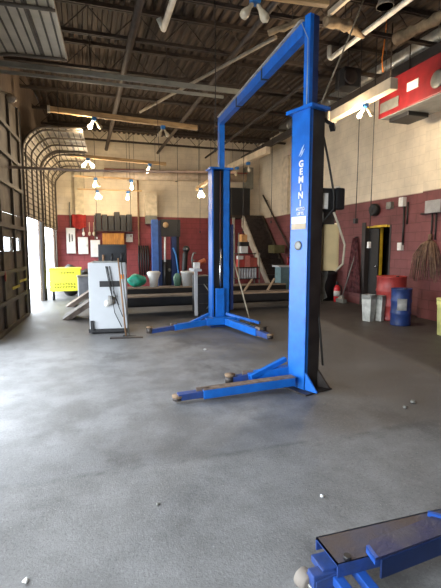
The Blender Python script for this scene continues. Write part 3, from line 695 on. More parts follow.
m.prism([J(JX0, yB, zt), J(JX0, yN, zt), J(JX0, yN, zt-.012), J(JX0, yB, zt-.012)], (.006, 0, 0))
m.build('side_channel', BLUEW, jk)
m = MB(); m.box(J(.915, 1.43, .075), (.11, .055, .075), bev=.006); m.box(J(.95, 1.465, .105), (.08, .10, .03), bev=.004); m.prism([J(.87, 1.395, .03), J(.87, 1.395, .09), J(.99, 1.395, .11), J(.99, 1.395, .05)], (0, .012, 0))
m.prism([J(.86, 1.45, .03), J(.86, 1.45, .09), J(.99, 1.45, .11), J(.99, 1.45, .05)], (0, .012, 0)); br = m.build('wheel_bracket', BLUEW, jk)
m = MB(); m.lathe([(.0, -.034), (.034, -.034), (.042, -.028), (.042, .028), (.034, .034), (0, .034)], (.862, 1.475, .042), (-.18, 1, 0), 22); m.build('wheel', mat('grey_nylon_wheel', (.19, .165, .14), .7), br)
m = MB(); m.tube([(.868, 1.40, .047), (.848, 1.52, .047)], .010, 8); m.build('axle', STEEL, br)
for (x0, x1) in ((.965, .985), (1.075, 1.085)):
    m = MB(); m.bar((x0, 1.46, .085), (x1, 1.13, .055), .045, .04, bev=.005); m.build('leg', mat('bright_blue_tube', (.018, .085, .38), .4), jk)
m = MB(); m.bar((.95, 1.15, .04), (1.6, 1.14, .04), .05, .05); m.build('cross_bar', BLUEW, jk)
m = MB(); m.prism([J(1.112, 1.405, .185), J(1.15, 1.43, .185), J(2.1, 1.56, .185), J(2.1, 1.43, .185), J(1.10, 1.33, .185)], (0, 0, .01)); m.build('slide_plate', DECK, jk)
m = MB(); m.prism([J(1.112, 1.405, .165), J(1.10, 1.33, .165), J(1.118, 1.332, .165), J(1.128, 1.405, .165)], (0, 0, .032)); m.build('plate_lip', MATS['bright_blue_tube'], jk)
m = MB(); m.prism([J(1.13, 1.335, .10), J(2.1, 1.435, .10), J(2.1, 1.425, .10), J(1.13, 1.325, .10)], (0, 0, .085)); m.build('plate_skirt', NAVY, jk)  # shadow below the slide plate painted in as dark blue
m = MB(); m.box(J(1.56, 1.475, .198), (.018, .08, .02), rz=.75); m.build('catch', MATS['bright_blue_tube'], jk)
m = MB(); m.tube([J(1.015, 1.40, .16), J(1.015, 1.40, .178)], .016, 10); m.build('bolt', CHAR, jk)
m = MB(); m.lathe([(.0, -.03), (.045, -.03), (.045, .03), (0, .03)], (1.95, 1.40, .047), (0, 1, 0), 16); m.build('wheel', MATS['grey_nylon_wheel'], jk)

# pebbles on the floor
for (px, py, s, lb) in ((322, 497, .013, 'white pebble on the floor above the blue rolling jack'), (26, 582, .014, 'white pebble at the bottom left of the floor'), (205, 350, .018, 'white chip on the floor between the two lift posts'),
                        (413, 403, .025, 'grey stone on the floor right of the near lift post'), (158, 505, .011, 'small dark stone in the open floor, bottom centre left'), (405, 408, .02, 'small grey stone beside the larger one right of the near post'), (325, 404, .01, 'tiny pebble just in front of the near lift base')):
    p = at(px, py, z=0); m = MB(); ph = random.random()*6
    m.ball((p.x, p.y, s*.55), (s*1.1, s, s*.6), 10, lambda c: 1+.18*math.sin(c.x*5+ph)+.12*math.cos(c.y*7+ph)); tag(m.build('pebble', WHITE if 'white' in lb else STEEL), lb, 'pebble')

# ------------------------------------------------------------------ alignment machine, broom, cables
mc = thing('alignment_console', 'off-white alignment console cabinet with a dark monitor, left of centre', 'machine', (.36, 7.35, 0), -.12)
RM = rot_z(-.12)
def K(x, y, z): return Vector((.36, 7.35, 0)) + RM @ Vector((x, y, 0)) + Vector((0, 0, z))
m = MB(); m.box(K(0, .25, .655), (.62, .55, 1.13), rot=RM, bev=.012); cab = m.build('cabinet', OFFW, mc)
m = MB(); m.box(K(.04, -.028, .86), (.34, .012, .10), rot=RM); m.build('slot', BLACK, cab)
m = MB(); m.box(K(-.02, .25, .06), (.62, .52, .06), rot=RM); m.build('base_frame', CHAR, mc)
for sx in (-.26, .26):
    for sy in (.05, .46):
        m = MB(); m.lathe([(0, -.018), (.035, -.018), (.035, .018), (0, .018)], K(sx, sy, .035), RM @ Vector((1, 0, 0)), 12); m.build('caster', CHAR, mc)
m = MB(); m.box(K(-.27, -.045, .16), (.05, .05, .16), rot=RM); m.build('rubber_bumper', BLACK, mc)
m = MB(); m.box(K(.09, .10, 1.36), (.47, .05, .33), rot=RM, bev=.01); mon = m.build('monitor', BLACK, mc)
m = MB(); m.box(K(.09, .073, 1.365), (.43, .006, .28), rot=RM); m.build('screen', mat('dark_screen', (.02, .022, .026), .2), mon)
m = MB(); m.box(K(.03, .13, 1.25), (.12, .08, .10), rot=RM); m.box(K(.03, .13, 1.225), (.28, .18, .02), rot=RM); m.build('monitor_stand', CHAR, mon)
m = MB(); m.box(K(-.02, .03, 1.235), (.40, .12, .025), rot=RM); m.build('keyboard', STEEL, mc)
for sx, h in ((-.06, .13), (.08, .15), (.24, .16)):
    m = MB(); m.tube([K(sx, .02, 1.22), K(sx, .02, 1.22+h)], .018, 8); m.build('sensor_plug', WOODBR if sx < 0 else CHAR, mc)
for k, (x0, x1, zlo) in enumerate(((.0, .22, .12), (.06, .24, .3), (.02, .18, .5))):
    m = MB(); m.tube([K(x0-.02, -.035, 1.16), K(x0+.02, -.05, .9), K(x0+.06, -.07, .7-.05*k), K((x0+x1)/2, -.08, zlo+.25), K(x1, -.07, zlo)], .007, 5); m.build('cable', CORDM, mc)
m = MB(); m.ball(K(-.02, -.055, .53), (.045, .02, .06), 10); m.build('white_plug', PAPER, mc)
m = MB(); m.ball(K(.05, -.055, .58), (.06, .02, .08), 8, lambda c: 1+.3*math.sin(9*c.x)); m.build('cable_bundle', CLOTHG, mc)
m = MB(); m.box(K(.235, -.032, .98), (.075, .008, .075), rot=RM); m.build('yellow_tag', ORANGE, mc)['label'] = 'orange yellow warning tag'
t = thing('push_broom', 'push broom standing upright against the off-white console', 'broom', (.6, 7.0, 0))
m = MB(); m.tube([at(126, 336, y=7.02), at(118, 258, y=7.22)], .014, 8); m.build('handle', WOODBR, t)
m = MB(); m.bar(at(110, 339.5, y=6.92)+Vector((0, 0, .0)), at(143, 339, y=6.86), .08, .075); m.build('head', GREASE, t)
t = thing('squeegee', 'second thin pole beside the push broom at the console', 'squeegee', (.56, 7.1, 0))
m = MB(); m.tube([at(129, 335, y=7.10), at(121, 262, y=7.22)], .011, 8); m.build('handle', STEEL, t)
m = MB(); m.bar(at(123, 336.5, y=7.06), at(136, 336.5, y=7.05), .03, .04); m.build('head', CHAR, t)

# ------------------------------------------------------------------ alignment rack across the back
rk = thing('alignment_rack', 'low dark drive-on alignment rack spanning the floor behind the far lift post', 'alignment rack', (2.6, 10.3, 0))
RUN = mat('brown_dusty_runway', (.15, .115, .09), .7, 0, .2, 6)
for y in (9.05, 11.0):
    m = MB(); m.span((.15, y, .36), (5.55, y+.52, .42)); r = m.build('runway', RUN, rk)
    m = MB(); m.span((.15, y-.012, .24), (5.55, y-.002, .405)); m.span((.15, y+.53, .24), (5.55, y+.545, .405)); m.build('side_rail', CHAR, r)
    m = MB(); m.span((.15, y-.016, .40), (5.55, y+.02, .435)); m.build('edge_strip', mat('tan_worn_edge', (.32, .24, .17), .6), r)
    for x in (.5, 2.9, 5.2): m = MB(); m.span((x, y+.05, 0), (x+.14, y+.45, .36)); m.build('leg', CHAR, rk)
    m = MB(); m.prism([(.15, y, .42), (.15, y, .30), (-.30, y, .0), (-.48, y, .0)], (0, .52, 0)); m.build('ramp', mat('tan_ramp_board', (.17, .13, .105), .7, 0, .2, 8), rk)
for y in (9.6, 10.9): m = MB(); m.span((.3, y, .12), (5.4, y+.06, .26)); m.build('cross_member', CHAR, rk)
for x in (.6, 2.7, 4.8): m = MB(); m.span((x, 9.3, .14), (x+.1, 11.3, .26)); m.build('cross_member', CHAR, rk)
for x in (3.55, 4.15, 4.75):
    m = MB(); m.bar((x, 9.2, .44), (x+.35, 9.55, .70), .05, .03); m.build('wheel_stop', MATS['tan_worn_edge'], rk)
m = MB(); m.span((.5, 9.06, .30), (1.4, 9.04, .33)); m.build('jack_rail', STEEL, rk)
# things lying on the rack
def rag(name, label, cat, c, r, mt, sq=4):
    m = MB(); ph = random.random()*5
    m.ball(c, r, 16, lambda v: 1+.14*math.sin(v.x*sq+ph)*math.cos(v.z*sq+ph)+.1*math.sin(v.y*6+v.x*3)); return tag(m.build(name, mt), label, cat)
rag('plastic_bag', 'bright green bag lying on the rear runway of the rack', 'bag', Vector((1.30, 11.22, .60)), (.25, .16, .16), GREEN)
t = thing('crumpled_bag', 'crumpled white paper bag standing on the rack by the rear blue column', 'bag', (1.75, 11.2, .42))
m = MB(); P = at(154, 281, y=11.2); P.z = .635
m.lathe([(.02, -.21), (.11, -.21), (.12, -.02), (.19, .17), (.14, .21), (.05, .11)], P, (0, 0, 1), 9); m.build('paper', WHITE, t)
t = thing('plastic_bucket', 'white plastic bucket on the rear runway left of the far lift post', 'bucket', at(188, 288, y=11.2))
P = at(188, 287.5, y=11.2); P.z = .42
m = MB(); m.lathe([(.15, 0), (.19, .36), (.205, .37), (.205, .41), (.175, .41), (.14, .05), (0, .05)], P, (0, 0, 1), 20); m.build('pail', WHITE, t)
m = MB(); m.tube(arc(P+Vector((0, -.04, .38)), .205, 0, -PI, 10, (1, 0, 0), (0, -.35, .6)), .006, 5); m.build('handle', STEEL, t)
t = thing('green_bin', 'dull green tub leaning beside the white bucket on the rack', 'tub', at(177, 287, y=11.35))
P = at(177.5, 287, y=11.35); P.z = .42; m = MB(); m.lathe([(.08, 0), (.12, .22), (.06, .34), (0, .36)], P, (0, 0, 1), 14); m.build('body', DGREEN, t)
P = at(196.5, 320, y=8.4); P.z = 0
# white framed cart beside the far post
t = thing('tool_cart', 'black tool cart with a white upright frame just left of the far lift post', 'cart', P)
m = MB(); m.span((P.x-.03, P.y, .06), (P.x+.03, P.y+.05, 1.02)); m.span((P.x-.03, P.y, .98), (P.x+.12, P.y+.5, 1.03)); m.build('frame', OFFW, t)
m = MB(); m.span((P.x+.032, P.y+.02, .10), (P.x+.36, P.y+.48, .88), bev=.01); bd = m.build('body', BLACK, t)
for z in (.3, .5, .7): m = MB(); m.span((P.x+.06, P.y+.008, z), (P.x+.34, P.y+.02, z+.012)); m.build('drawer_pull', GREASE, bd)
m = MB(); m.tube([(P.x+.16, P.y-.01, .72), (P.x+.27, P.y-.04, .55), (P.x+.29, P.y-.04, .3), (P.x+.22, P.y-.02, .2)], .012, 6); m.build('hose', STEEL, bd)
for sx in (.08, .32): m = MB(); m.lathe([(0, -.02), (.05, -.02), (.05, .02), (0, .02)], (P.x+sx, P.y+.1, .05), (1, 0, 0), 12); m.build('caster', CHAR, t)
for sx in (.08, .32): m = MB(); m.lathe([(0, -.02), (.05, -.02), (.05, .02), (0, .02)], (P.x+sx, P.y+.4, .05), (1, 0, 0), 12); m.build('caster', CHAR, t)
m = MB(); m.box((P.x+.04, P.y+.12, 1.10), (.12, .12, .13), bev=.01); tag(m.build('small_carton', WHITE), 'small white carton on top of the white cart frame', 'carton')
m = MB(); m.tube([(P.x+.03, P.y+.42, 1.05), (P.x+.02, P.y+.42, 1.25), (P.x+.05, P.y+.40, 1.36), (P.x+.10, P.y+.40, 1.35)], .018, 6); m.tube([(P.x+.0, P.y+.42, 1.20), (P.x+.08, P.y+.42, 1.20)], .02, 6); tag(m.build('spray_gun', STEEL), 'grey air tool standing on the white cart', 'air tool')
m = MB(); m.tube([(P.x+.12, P.y+.32, 1.10), (P.x+.2, P.y+.38, 1.16), (P.x+.30, P.y+.38, 1.20)], [.06, .05, .05], 10); tag(m.build('air_hammer', mat('red_orange_tool', (.50, .12, .05), .5)), 'red and orange hand tool lying on the cart top', 'power tool')

# ------------------------------------------------------------------ yellow bin, black bags by the open bay
t = thing('rolling_bin', 'bright yellow rolling bin with dark writing beside the open bay', 'bin', (-.5, 12.6, 0))
m = MB(); m.box((-.53, 12.75, .56), (.84, .5, .62), bev=.03); body = m.build('body', YELL, t)
m = MB(); m.box((-.53, 12.75, .885), (.88, .54, .04), bev=.01); m.build('lid', YELL, t)
rnd = random.Random(5)
for row, (z, n) in enumerate(((.77, 5), (.46, 8), (.37, 8))):
    m = MB()
    for k in range(n):
        x = -.62+.075*k if row == 0 else -.80+.072*k
        m.box((x, 12.489, z), (.014, .006, .06*rnd.uniform(.7, 1.1))); m.box((x+.02, 12.489, z+rnd.uniform(-.025, .025)), (.03, .006, .012))
    m.box((-.53, 12.495, z), (.56 if row else .36, .004, .006)); m.build('hand_lettering', mat('olive_marker', (.10, .095, .012), .7), body)
for sx in (-.86, -.20):
    for sy in (12.57, 12.93):
        m = MB(); m.tube([(sx, sy, .26), (sx, sy, .1)], .02, 6); m.lathe([(0, -.02), (.07, -.02), (.07, .02), (0, .02)], (sx, sy, .07), (1, 0, 0), 14); m.build('caster', CHAR, t)
for (x, y, r, h, lb) in ((-.02, 13.3, .23, .42, 'black rubbish bag slumped right of the yellow bin'), (-.40, 13.7, .30, .48, 'black rubbish bag behind the yellow bin')):
    m = MB(); ph = x*9
    m.ball((x, y, h*.95), (r, r*.9, h), 14, lambda v: 1+.1*math.sin(v.x*7+ph)*math.cos(v.z*6)+.08*math.sin(v.y*9)); tag(m.build('rubbish_bag', BLACK), lb, 'bag')
t = thing('ramp_block', 'grey tilted metal box between the yellow bin and the console', 'box', (.05, 10.9, 0))
m = MB(); m.box((.02, 11.95, .42), (.42, .35, .55), rz=.1, bev=.01); m.build('body', mat('blue_grey_box', (.16, .17, .19), .5), t); m = MB(); m.box((.02, 11.95, .71), (.46, .38, .04), rz=.1); m.build('lid', STEEL, t)

# ------------------------------------------------------------------ back wall fittings
def panel(label, a, b, d=.16, slot=False):
    p, q = at(*a, y=YB-d), at(*b, y=YB-d)
    t = thing('electric_panel', label, 'electric panel', ((p.x+q.x)/2, YB-d/2, min(p.z, q.z)))
    m = MB(); m.span((p.x, YB-d+.02, q.z), (q.x, YB-.003, p.z), bev=.01); m.build('box', WHITE, t)
    m = MB(); m.span((p.x+.015, YB-d, q.z+.02), (q.x-.015, YB-d+.02, p.z-.02), bev=.004); dr = m.build('cover', WHITE, t)
    if slot:
        for k in range(2): m = MB(); m.box(((p.x+q.x)/2+(k-.5)*.09, YB-d-.004, p.z-.35), (.035, .01, .30-.06*k)); m.build('breaker_row', CHAR, dr)
    else: m = MB(); m.box((q.x-.04, YB-d-.004, (p.z+q.z)/2), (.02, .012, .07)); m.build('latch', STEEL, dr)
    c = (p.x+q.x)/2; m = MB(); m.tube([(c, YB-.05, p.z), (c, YB-.05, p.z+.9)], .02, 6); m.build('conduit', STEEL, t)
panel('tallest white electric panel, leftmost on the red back wall', (65.8, 227.8), (76, 253.5), slot=True)
panel('middle white electric panel on the red back wall', (77.8, 237), (88.6, 254))
panel('smallest white electric panel, just left of the console monitor', (90.4, 240), (100.6, 257))
m = MB(); P = at(79, 219, y=15.84); m.grid(lambda u, v: P + Vector((-.23+.46*u, .04*math.sin(u*9), .16-.52*v*(1-.35*abs(u-.5)))), 12, 6, .01)
tag(m.build('red_banner', mat('bright_red_cloth', (.60, .05, .04), .8)), 'bright red cloth hung over the white electric panels', 'cloth')
for k, px in enumerate((83.5, 89.5, 93.8)):
    P = at(px, 232, y=15.9); m = MB(); m.tube([P+Vector((0, 0, .35)), P], .012, 6); m.ball(P-Vector((0, 0, .06)), (.05, .05, .08), 8)
    tag(m.build(('pull_handle', 'round_switch', 'round_switch')[k], (PAPER, BULBOFF, BULBOFF)[k]), ('white pull handle hanging below the red cloth', 'small round switch midway between the pull handle and the dark bins', 'small round switch nearest the dark bins on the back wall')[k], ('handle', 'switch', 'switch')[k])
# dark bins on a shelf and amber cabinet
P0, P1 = at(95.5, 230.3, y=15.8), at(132.3, 230.3, y=15.8)
m = MB(); m.span((P0.x-.03, 15.62, P0.z-.03), (P1.x+.03, YB, P0.z)); tag(m.build('wall_shelf', DSTEEL), 'dark steel wall shelf above the amber cabinet', 'shelf')
hs = (.60, .56, .52, .66, .55, .58)
names = ('first', 'second', 'third', 'fourth', 'fifth', 'last')
w = (P1.x-P0.x)/6
for k in range(6):
    m = MB(); m.span((P0.x+w*k+.015, 15.68, P0.z+.001), (P0.x+w*(k+1)-.015, 15.96, P0.z+hs[k]), bev=.01)
    o = tag(m.build('storage_bin', mat('charcoal_bin', (.022, .020, .019), .6)), '%s dark bin from the left on the shelf over the amber cabinet' % names[k], 'bin', 'dark bins on the wall shelf')
p, q = at(102.3, 232.8, y=15.75), at(124.5, 250, y=15.75)
t = thing('amber_cabinet', 'amber wooden cabinet on the back wall behind the console monitor', 'cabinet', ((p.x+q.x)/2, 15.8, q.z))
m = MB(); m.span((p.x, 15.72, q.z), (q.x, YB, p.z), bev=.01); m.build('body', AMBER, t)
for k in range(2):
    a = p.x+(q.x-p.x)*k/2; m = MB(); m.span((a+.015, 15.695, q.z+.02), (a+(q.x-p.x)/2-.015, 15.72, p.z-.02)); m.build('door', AMBER, t)
p, q = at(126, 234, y=15.9), at(133, 242, y=15.9); m = MB(); m.span((p.x, 15.96, q.z), (q.x, YB, p.z)); tag(m.build('wall_notice', PAPER), 'small white notice right of the amber cabinet', 'notice')
m = MB(); P = at(141, 215, y=15.95); m.tube([(P.x-.1, 15.9, 4.0), (P.x-.1, 15.9, 1.0)], .03, 8); tag(m.build('wall_pipe', WOODBR), 'brown vertical pipe on the back wall left of the rear blue column', 'pipe')
# cream duct drop above the rear column
p, q = at(145, 190, y=15.7), at(157, 224, y=15.7)
m = MB(); m.span((p.x, 15.6, q.z+.3), (q.x, YB-.003, p.z-.12)); dd = tag(m.build('duct_drop', mat('cream_box_duct', (.60, .50, .35), .6)), 'cream boxed duct coming down the back wall above the rear blue column', 'duct')
m = MB(); m.span((p.x+.02, 15.6, q.z), (q.x-.02, YB-.003, q.z+.3)); m.build('grey_end', GSTEEL, dd)['label'] = 'dull grey lower end'
# rear lift
rl = thing('rear_lift', 'blue rear lift with black crosshead and round gauge before the back wall', 'vehicle lift', (2.8, 14.6, 0))
def rear(px): return at(px, 250, y=14.6).x
m = MB(); m.span((rear(152.5), 14.6, 0), (rear(158.5), 14.85, 2.43)); rc = m.build('column', mat('rear_lift_blue', (.05, .13, .40), .4), rl)
m = MB(); m.span((rear(158.5), 14.63, 0), (rear(162), 14.85, 2.40)); m.build('side_web', NAVY, rc)
m = MB(); m.span((rear(172), 14.6, 0), (rear(176.5), 14.85, 2.42)); m.build('column', NAVY, rl)
m = MB(); m.span((rear(177), 14.7, 0), (rear(180), 14.9, 2.38)); m.build('column', CHAR, rl)
m = MB(); m.span((rear(161), 14.58, 1.85), (rear(180.5), 14.7, 2.44)); ch = m.build('crosshead', CHAR, rl)
P = at(165.5, 225, y=14.56); m = MB(); m.lathe([(0, 0), (.10, 0), (.10, .03), (0, .03)], P, (0, -1, 0), 18); m.build('gauge', mat('brass_gauge', (.50, .33, .17), .5), ch)
m = MB(); m.tube([at(165, 237, y=14.62), at(165, 262, y=14.62)], .035, 8); m.build('piston_rod', WHITE, rl)
m = MB(); m.tube([at(165, 262, y=14.62), at(165, 287, y=14.62)], .05, 8); m.build('cylinder', CHAR, rl)
m = MB(); m.span((rear(161), 14.75, 0), (rear(179.5), 14.85, 1.05)); m.build('lower_guard', BLACK, rl)
m = MB(); m.lathe([(0, 0), (.06, 0), (.06, .03), (0, .03)], at(169.5, 270, y=14.74), (0, -1, 0), 12); m.build('knob', STEEL, rl)
# dark stand and hanging things right of it
t = thing('tire_machine', 'black upright machine with round head right of the rear lift', 'machine', at(185, 288, y=13.9))
P = at(185.5, 287, y=13.9); P.z = 0; m = MB(); m.tube([P, P+Vector((-.03, 0, .8)), P+Vector((0, 0, 1.25)), P+Vector((.06, 0, 1.38))], [.10, .09, .09, .07], 10); m.build('column', BLACK, t)
m = MB(); m.ball(P+Vector((.03, -.03, 1.42)), .12, 12); m.build('head', BLACK, t); m = MB(); m.lathe([(0, 0), (.04, 0), (.04, .02), (0, .02)], P+Vector((.03, -.16, 1.42)), (0, -1, 0), 10); m.build('dial', STEEL, t)
m = MB(); m.span((P.x-.3, P.y-.1, 0), (P.x+.3, P.y+.5, .35)); m.build('base', GREASE, t)
m = MB(); P = at(176, 255, y=14.5); m.tube([P+Vector((-.1, 0, .25)), P, P+Vector((.08, 0, -.6)), P+Vector((.1, 0, -1.0))], .03, 6); tag(m.build('air_hose', BLUEBOX), 'blue hose hanging on the right column of the rear lift', 'hose')
m = MB(); P = at(144, 255, y=15.8)
for k in range(5): m.tube([P+Vector((-.18+.08*k, 0, .35)), P+Vector((-.20+.09*k, -.05, -.2)), P+Vector((-.16+.08*k, 0, -.75))], .035, 6)
tag(m.build('hanging_belts', BLACK), 'bunch of black belts hanging on the wall left of the rear blue column', 'belts')

# ------------------------------------------------------------------ stairs along the right wall with landing
st = thing('staircase', 'dark staircase with a pale stringer climbing the right wall to the back', 'staircase', (6.3, 14, 0))
S0, S1 = Vector((5.9, 12.75, 0)), Vector((5.9, 16.0, 2.72)); n = 14
m = MB(); m.prism([(5.88, 12.6, .0), (5.88, 12.9, .0), (5.88, 15.55, 2.30), (5.88, 15.55, 2.70), (5.88, 15.4, 2.70)], (.05, 0, 0)); m.build('stringer', mat('pale_stringer_wood', (.46, .40, .31), .6), st)
m = MB(); m.prism([(6.70, 12.6, .0), (6.70, 12.9, .0), (6.70, 15.55, 2.30), (6.70, 15.55, 2.70), (6.70, 15.4, 2.70)], (.06, 0, 0)); m.build('stringer', DSTEEL, st)
for k in range(n):
    y = 12.75 + (15.45-12.75)*k/n; z = .16 + (2.6-.16)*k/n
    m = MB(); m.span((5.93, y, z), (6.70, y+.22, z+.035)); m.span((5.93, y+.19, z+.03), (6.70, y+.215, z+.19)); m.build('tread', GREASE, st)
m = MB(); m.tube([(6.72, 12.5, .9), (6.72, 15.4, 3.5)], .03, 8)
for k in range(4): q = .1+.27*k; m.bar((6.72, 12.5+2.9*q, .9+2.6*q), (6.8, 12.5+2.9*q, .9+2.6*q), .03, .03)
m.build('handrail', DSTEEL, st)
m = MB(); m.span((5.45, 15.45, 2.62), (6.78, 15.98, 2.72)); m.build('landing', DSTEEL, st)
m = MB(); m.span((5.5, 15.48, 0), (5.58, 15.56, 2.62)); m.build('post', mat('grey_wood_post', (.38, .34, .28), .7), st)
m = MB(); p, q = at(231.5, 187.5, y=15.5), at(250, 212, y=15.5); m.span((p.x, 15.5, 2.72), (q.x, 15.9, p.z), bev=.01); bx = tag(m.build('equipment_box', BLACK), 'black box standing on the landing at the top of the stairs', 'box')
m = MB(); m.span((6.10, 15.75, p.z+.02), (6.45, YB, 4.6)); tag(m.build('grey_duct', GSTEEL), 'grey vertical duct rising above the black box on the landing', 'duct')
m = MB(); m.box((6.35, 13.35, 1.42), (.4, .5, .28), bev=.02); o = tag(m.build('tool_bag', mat('olive_canvas', (.10, .09, .035), .9)), 'dull olive bag lying on the stair treads', 'bag')
# storage under the stairs
sh = thing('storage_rack', 'steel rack of cartons under the staircase', 'rack', (5.2, 13.2, 0))
for x in (4.82, 5.56):
    for y in (13.0, 13.42): m = MB(); m.span((x, y, 0), (x+.03, y+.03, 1.95 if x < 5 else 1.3)); m.build('upright', GSTEEL, sh)
for z, x1 in ((.42, 5.59), (.80, 5.59), (1.26, 5.45)): m = MB(); m.span((4.82, 13.0, z), (x1, 13.45, z+.025)); m.build('shelf', DSTEEL, sh)
def carton(lb, x0, x1, z0, z1, mt, y=13.02, name='carton', cat='carton'):
    m = MB(); m.span((x0, y, z0), (x1, y+.32, z1), bev=.008); return tag(m.build(name, mt), lb, cat)
carton('orange tan carton, topmost of the pile under the stairs', 4.93, 5.13, 1.66, 1.90, mat('tan_carton', (.62, .32, .12), .7))
carton('dark box just under the orange tan carton', 4.90, 5.20, 1.52, 1.655, CHAR)
carton('white carton in the middle of the pile under the stairs', 4.92, 5.16, 1.29, 1.515, WHITE)
carton('red carton at the left end of the red row under the stairs', 4.86, 5.05, .83, 1.08, mat('red_carton', (.42, .05, .04), .6))
carton('pink red carton beside the left red one under the stairs', 5.06, 5.24, .83, 1.20, mat('pink_carton', (.52, .16, .13), .6))
carton('dull red carton at the right end of the row under the stairs', 5.25, 5.5, .83, 1.14, mat('dull_red_carton', (.34, .07, .05), .6))
carton('small white carton atop the left red carton', 4.87, 5.0, 1.085, 1.2, WHITE)
for k in range(7):
    x = 4.90+.095*k; m = MB(); m.lathe([(.038, 0), (.042, .02), (.042, .33), (.03, .35), (0, .35)], (x, 13.1, .446), (0, 0, 1), 12)
    tag(m.build('silver_canister', mat('silver_tin', (.48, .49, .52), .4, .3)), 'silver canister standing in the row below the red cartons', 'canister', 'silver canisters on the low shelf')
t = thing('work_bench', 'small grey teal bench beside the foot of the stairs', 'bench', (6.0, 12.2, 0))
m = MB(); m.span((5.75, 11.9, .86), (6.65, 12.4, .91)); m.build('top', OFFW, t)
m = MB(); m.span((5.85, 11.95, .0), (6.25, 12.38, .86)); m.build('cabinet', TEAL, t)
for x, y in ((6.56, 11.95), (6.56, 12.33)): m = MB(); m.span((x, y, 0), (x+.05, y+.05, .86)); m.build('leg', STEEL, t)
m = MB(); m.tube([(6.2, 12.15, .911), (6.2, 12.15, 1.18)], .05, 10); tag(m.build('spray_can', REDP), 'red can standing on the small grey bench', 'can')
m = MB(); m.tube([(6.42, 12.15, .911), (6.42, 12.15, 1.10)], .045, 10); tag(m.build('spray_can', STEEL), 'grey can standing on the small grey bench', 'can')

# ------------------------------------------------------------------ right wall fittings
def rw(px, py, d=0): return at(px, py, x=XR-d)
P = rw(377, 210); m = MB(); m.lathe([(0, 0), (.13, 0), (.15, .04), (.15, .12), (.11, .16), (.05, .10), (0, .10)], P, (-1, 0, 0), 20); tag(m.build('alarm_bell', BLACK), 'round black bell on the red wall above the doorway', 'bell')
m = MB(); m.box(rw(390, 205.5, .04), (.10, .16, .16), bev=.01); tag(m.build('junction_box', STEEL), 'grey junction box on the red wall right of the black bell', 'junction box')
t = thing('wall_switch', 'pale switch on a long black conduit down the red wall', 'switch', rw(402, 246))
m = MB(); m.box(rw(402.5, 202, .05), (.10, .14, .20), bev=.01); m.build('top_box', PAPER, t)
a, b = rw(404.5, 205, .03), rw(403, 245, .03); b.y = a.y; m = MB(); m.tube([a, b], .022, 6); m.build('conduit', CORDM, t)
m = MB(); m.box(rw(400.5, 246.5, .04), (.09, .12, .17), bev=.01); m.build('switch_box', PAPER, t)
a = rw(408, 202, .03); m = MB(); m.tube([a, (a.x, a.y, 1.98)], .018, 6); tag(m.build('short_conduit', CORDM), 'short dark conduit beside the pale switch conduit', 'conduit')
t = thing('breaker_box', 'grey breaker box on the red wall above the hanging straw cords', 'breaker box', (6.6, 6.9, 2.2))
p, q = at(425, 201, x=6.56), at(440, 212, x=6.56); m = MB(); m.span((6.56, q.y, q.z), (6.68, p.y, p.z), bev=.01); m.build('box', mat('grey_box', (.30, .29, .28), .5), t)
for k, px in enumerate((432.5, 436.5)):
    a = at(px, 211, x=6.64); m = MB(); m.tube([a, (a.x, a.y, 1.62)], .016, 6); m.build('conduit', CORDM, t)
m = MB(); a, b = rw(372, 219, .03), rw(441, 216, .03); m.tube([(6.64, 7.1, 2.16), (6.64, 4.5, 2.16)], .018, 6); tag(m.build('wall_conduit', GREASE), 'thin conduit running level along the red wall past the breaker box', 'conduit')
# bundle of cords fanning down
m = MB(); c = at(430, 240, x=6.62); rnd = random.Random(11)
for k in range(46):
    dy = rnd.uniform(-.33, .33); dl = rnd.uniform(.45, .85); dx = rnd.uniform(-.16, .02)
    m.tube([c+Vector((0, dy*.12, 0)), c+Vector((dx*.6, dy*.55, -.12+.05*rnd.random())), c+Vector((dx, dy*.95, -dl*.55)), c+Vector((dx, dy*1.08, -dl))], .009, 4)
m.tube([c+Vector((0, 0, .0)), c+Vector((0, 0, .12))], .04, 8)
tag(m.build('cord_bundle', HOSE), 'bundle of straw brown cords fanning down the right red wall', 'cord bundle', kind=None)
# broom, maroon coat, black bin, extinguisher
P = at(337, 300, z=0)
t = thing('fire_extinguisher', 'red fire extinguisher on the floor against the right wall', 'fire extinguisher', (6.52, 9.86, 0))
c = Vector((6.52, 9.86, 0)); m = MB(); m.lathe([(.075, 0), (.085, .02), (.085, .36), (.06, .43), (.03, .46), (0, .46)], c, (0, 0, 1), 18); m.build('cylinder', mat('bright_red', (.60, .02, .03), .35), t)
m = MB(); m.box(c+Vector((0, 0, .50)), (.05, .05, .08)); m.bar(c+Vector((0, 0, .55)), c+Vector((-.09, -.08, .57)), .02, .02); m.build('valve', CHAR, t)
m = MB(); m.lathe([(.0875, .16), (.0875, .30), (.086, .30)], c, (0, 0, 1), 18); m.build('label_band', WHITE, t)
m = MB(); m.tube([c+Vector((0, .02, .5)), c+Vector((.1, -.06, .42)), c+Vector((.11, -.06, .2))], .012, 6); m.build('hose', CHAR, t)
m = MB(); m.lathe([(.26, 0), (.30, .72), (.32, .74), (.32, .80), (.28, .80), (.24, .04), (0, .04)], (6.46, 10.36, 0), (0, 0, 1), 20); m.ball((6.46, 10.36, .86), (.26, .26, .18), 12, lambda v: 1+.15*math.sin(v.x*8)*math.cos(v.y*7)); tag(m.build('rubbish_bin', BLACK), 'black rubbish bin heaped full behind the near lift post', 'bin')
t = thing('floor_broom', 'long-handled broom leaning on the right wall beside the extinguisher', 'broom', (6.6, 9.8, 0))
m = MB(); m.tube([(6.50, 9.62, .08), (6.76, 9.35, 1.5)], .014, 8); m.build('handle', STEEL, t)
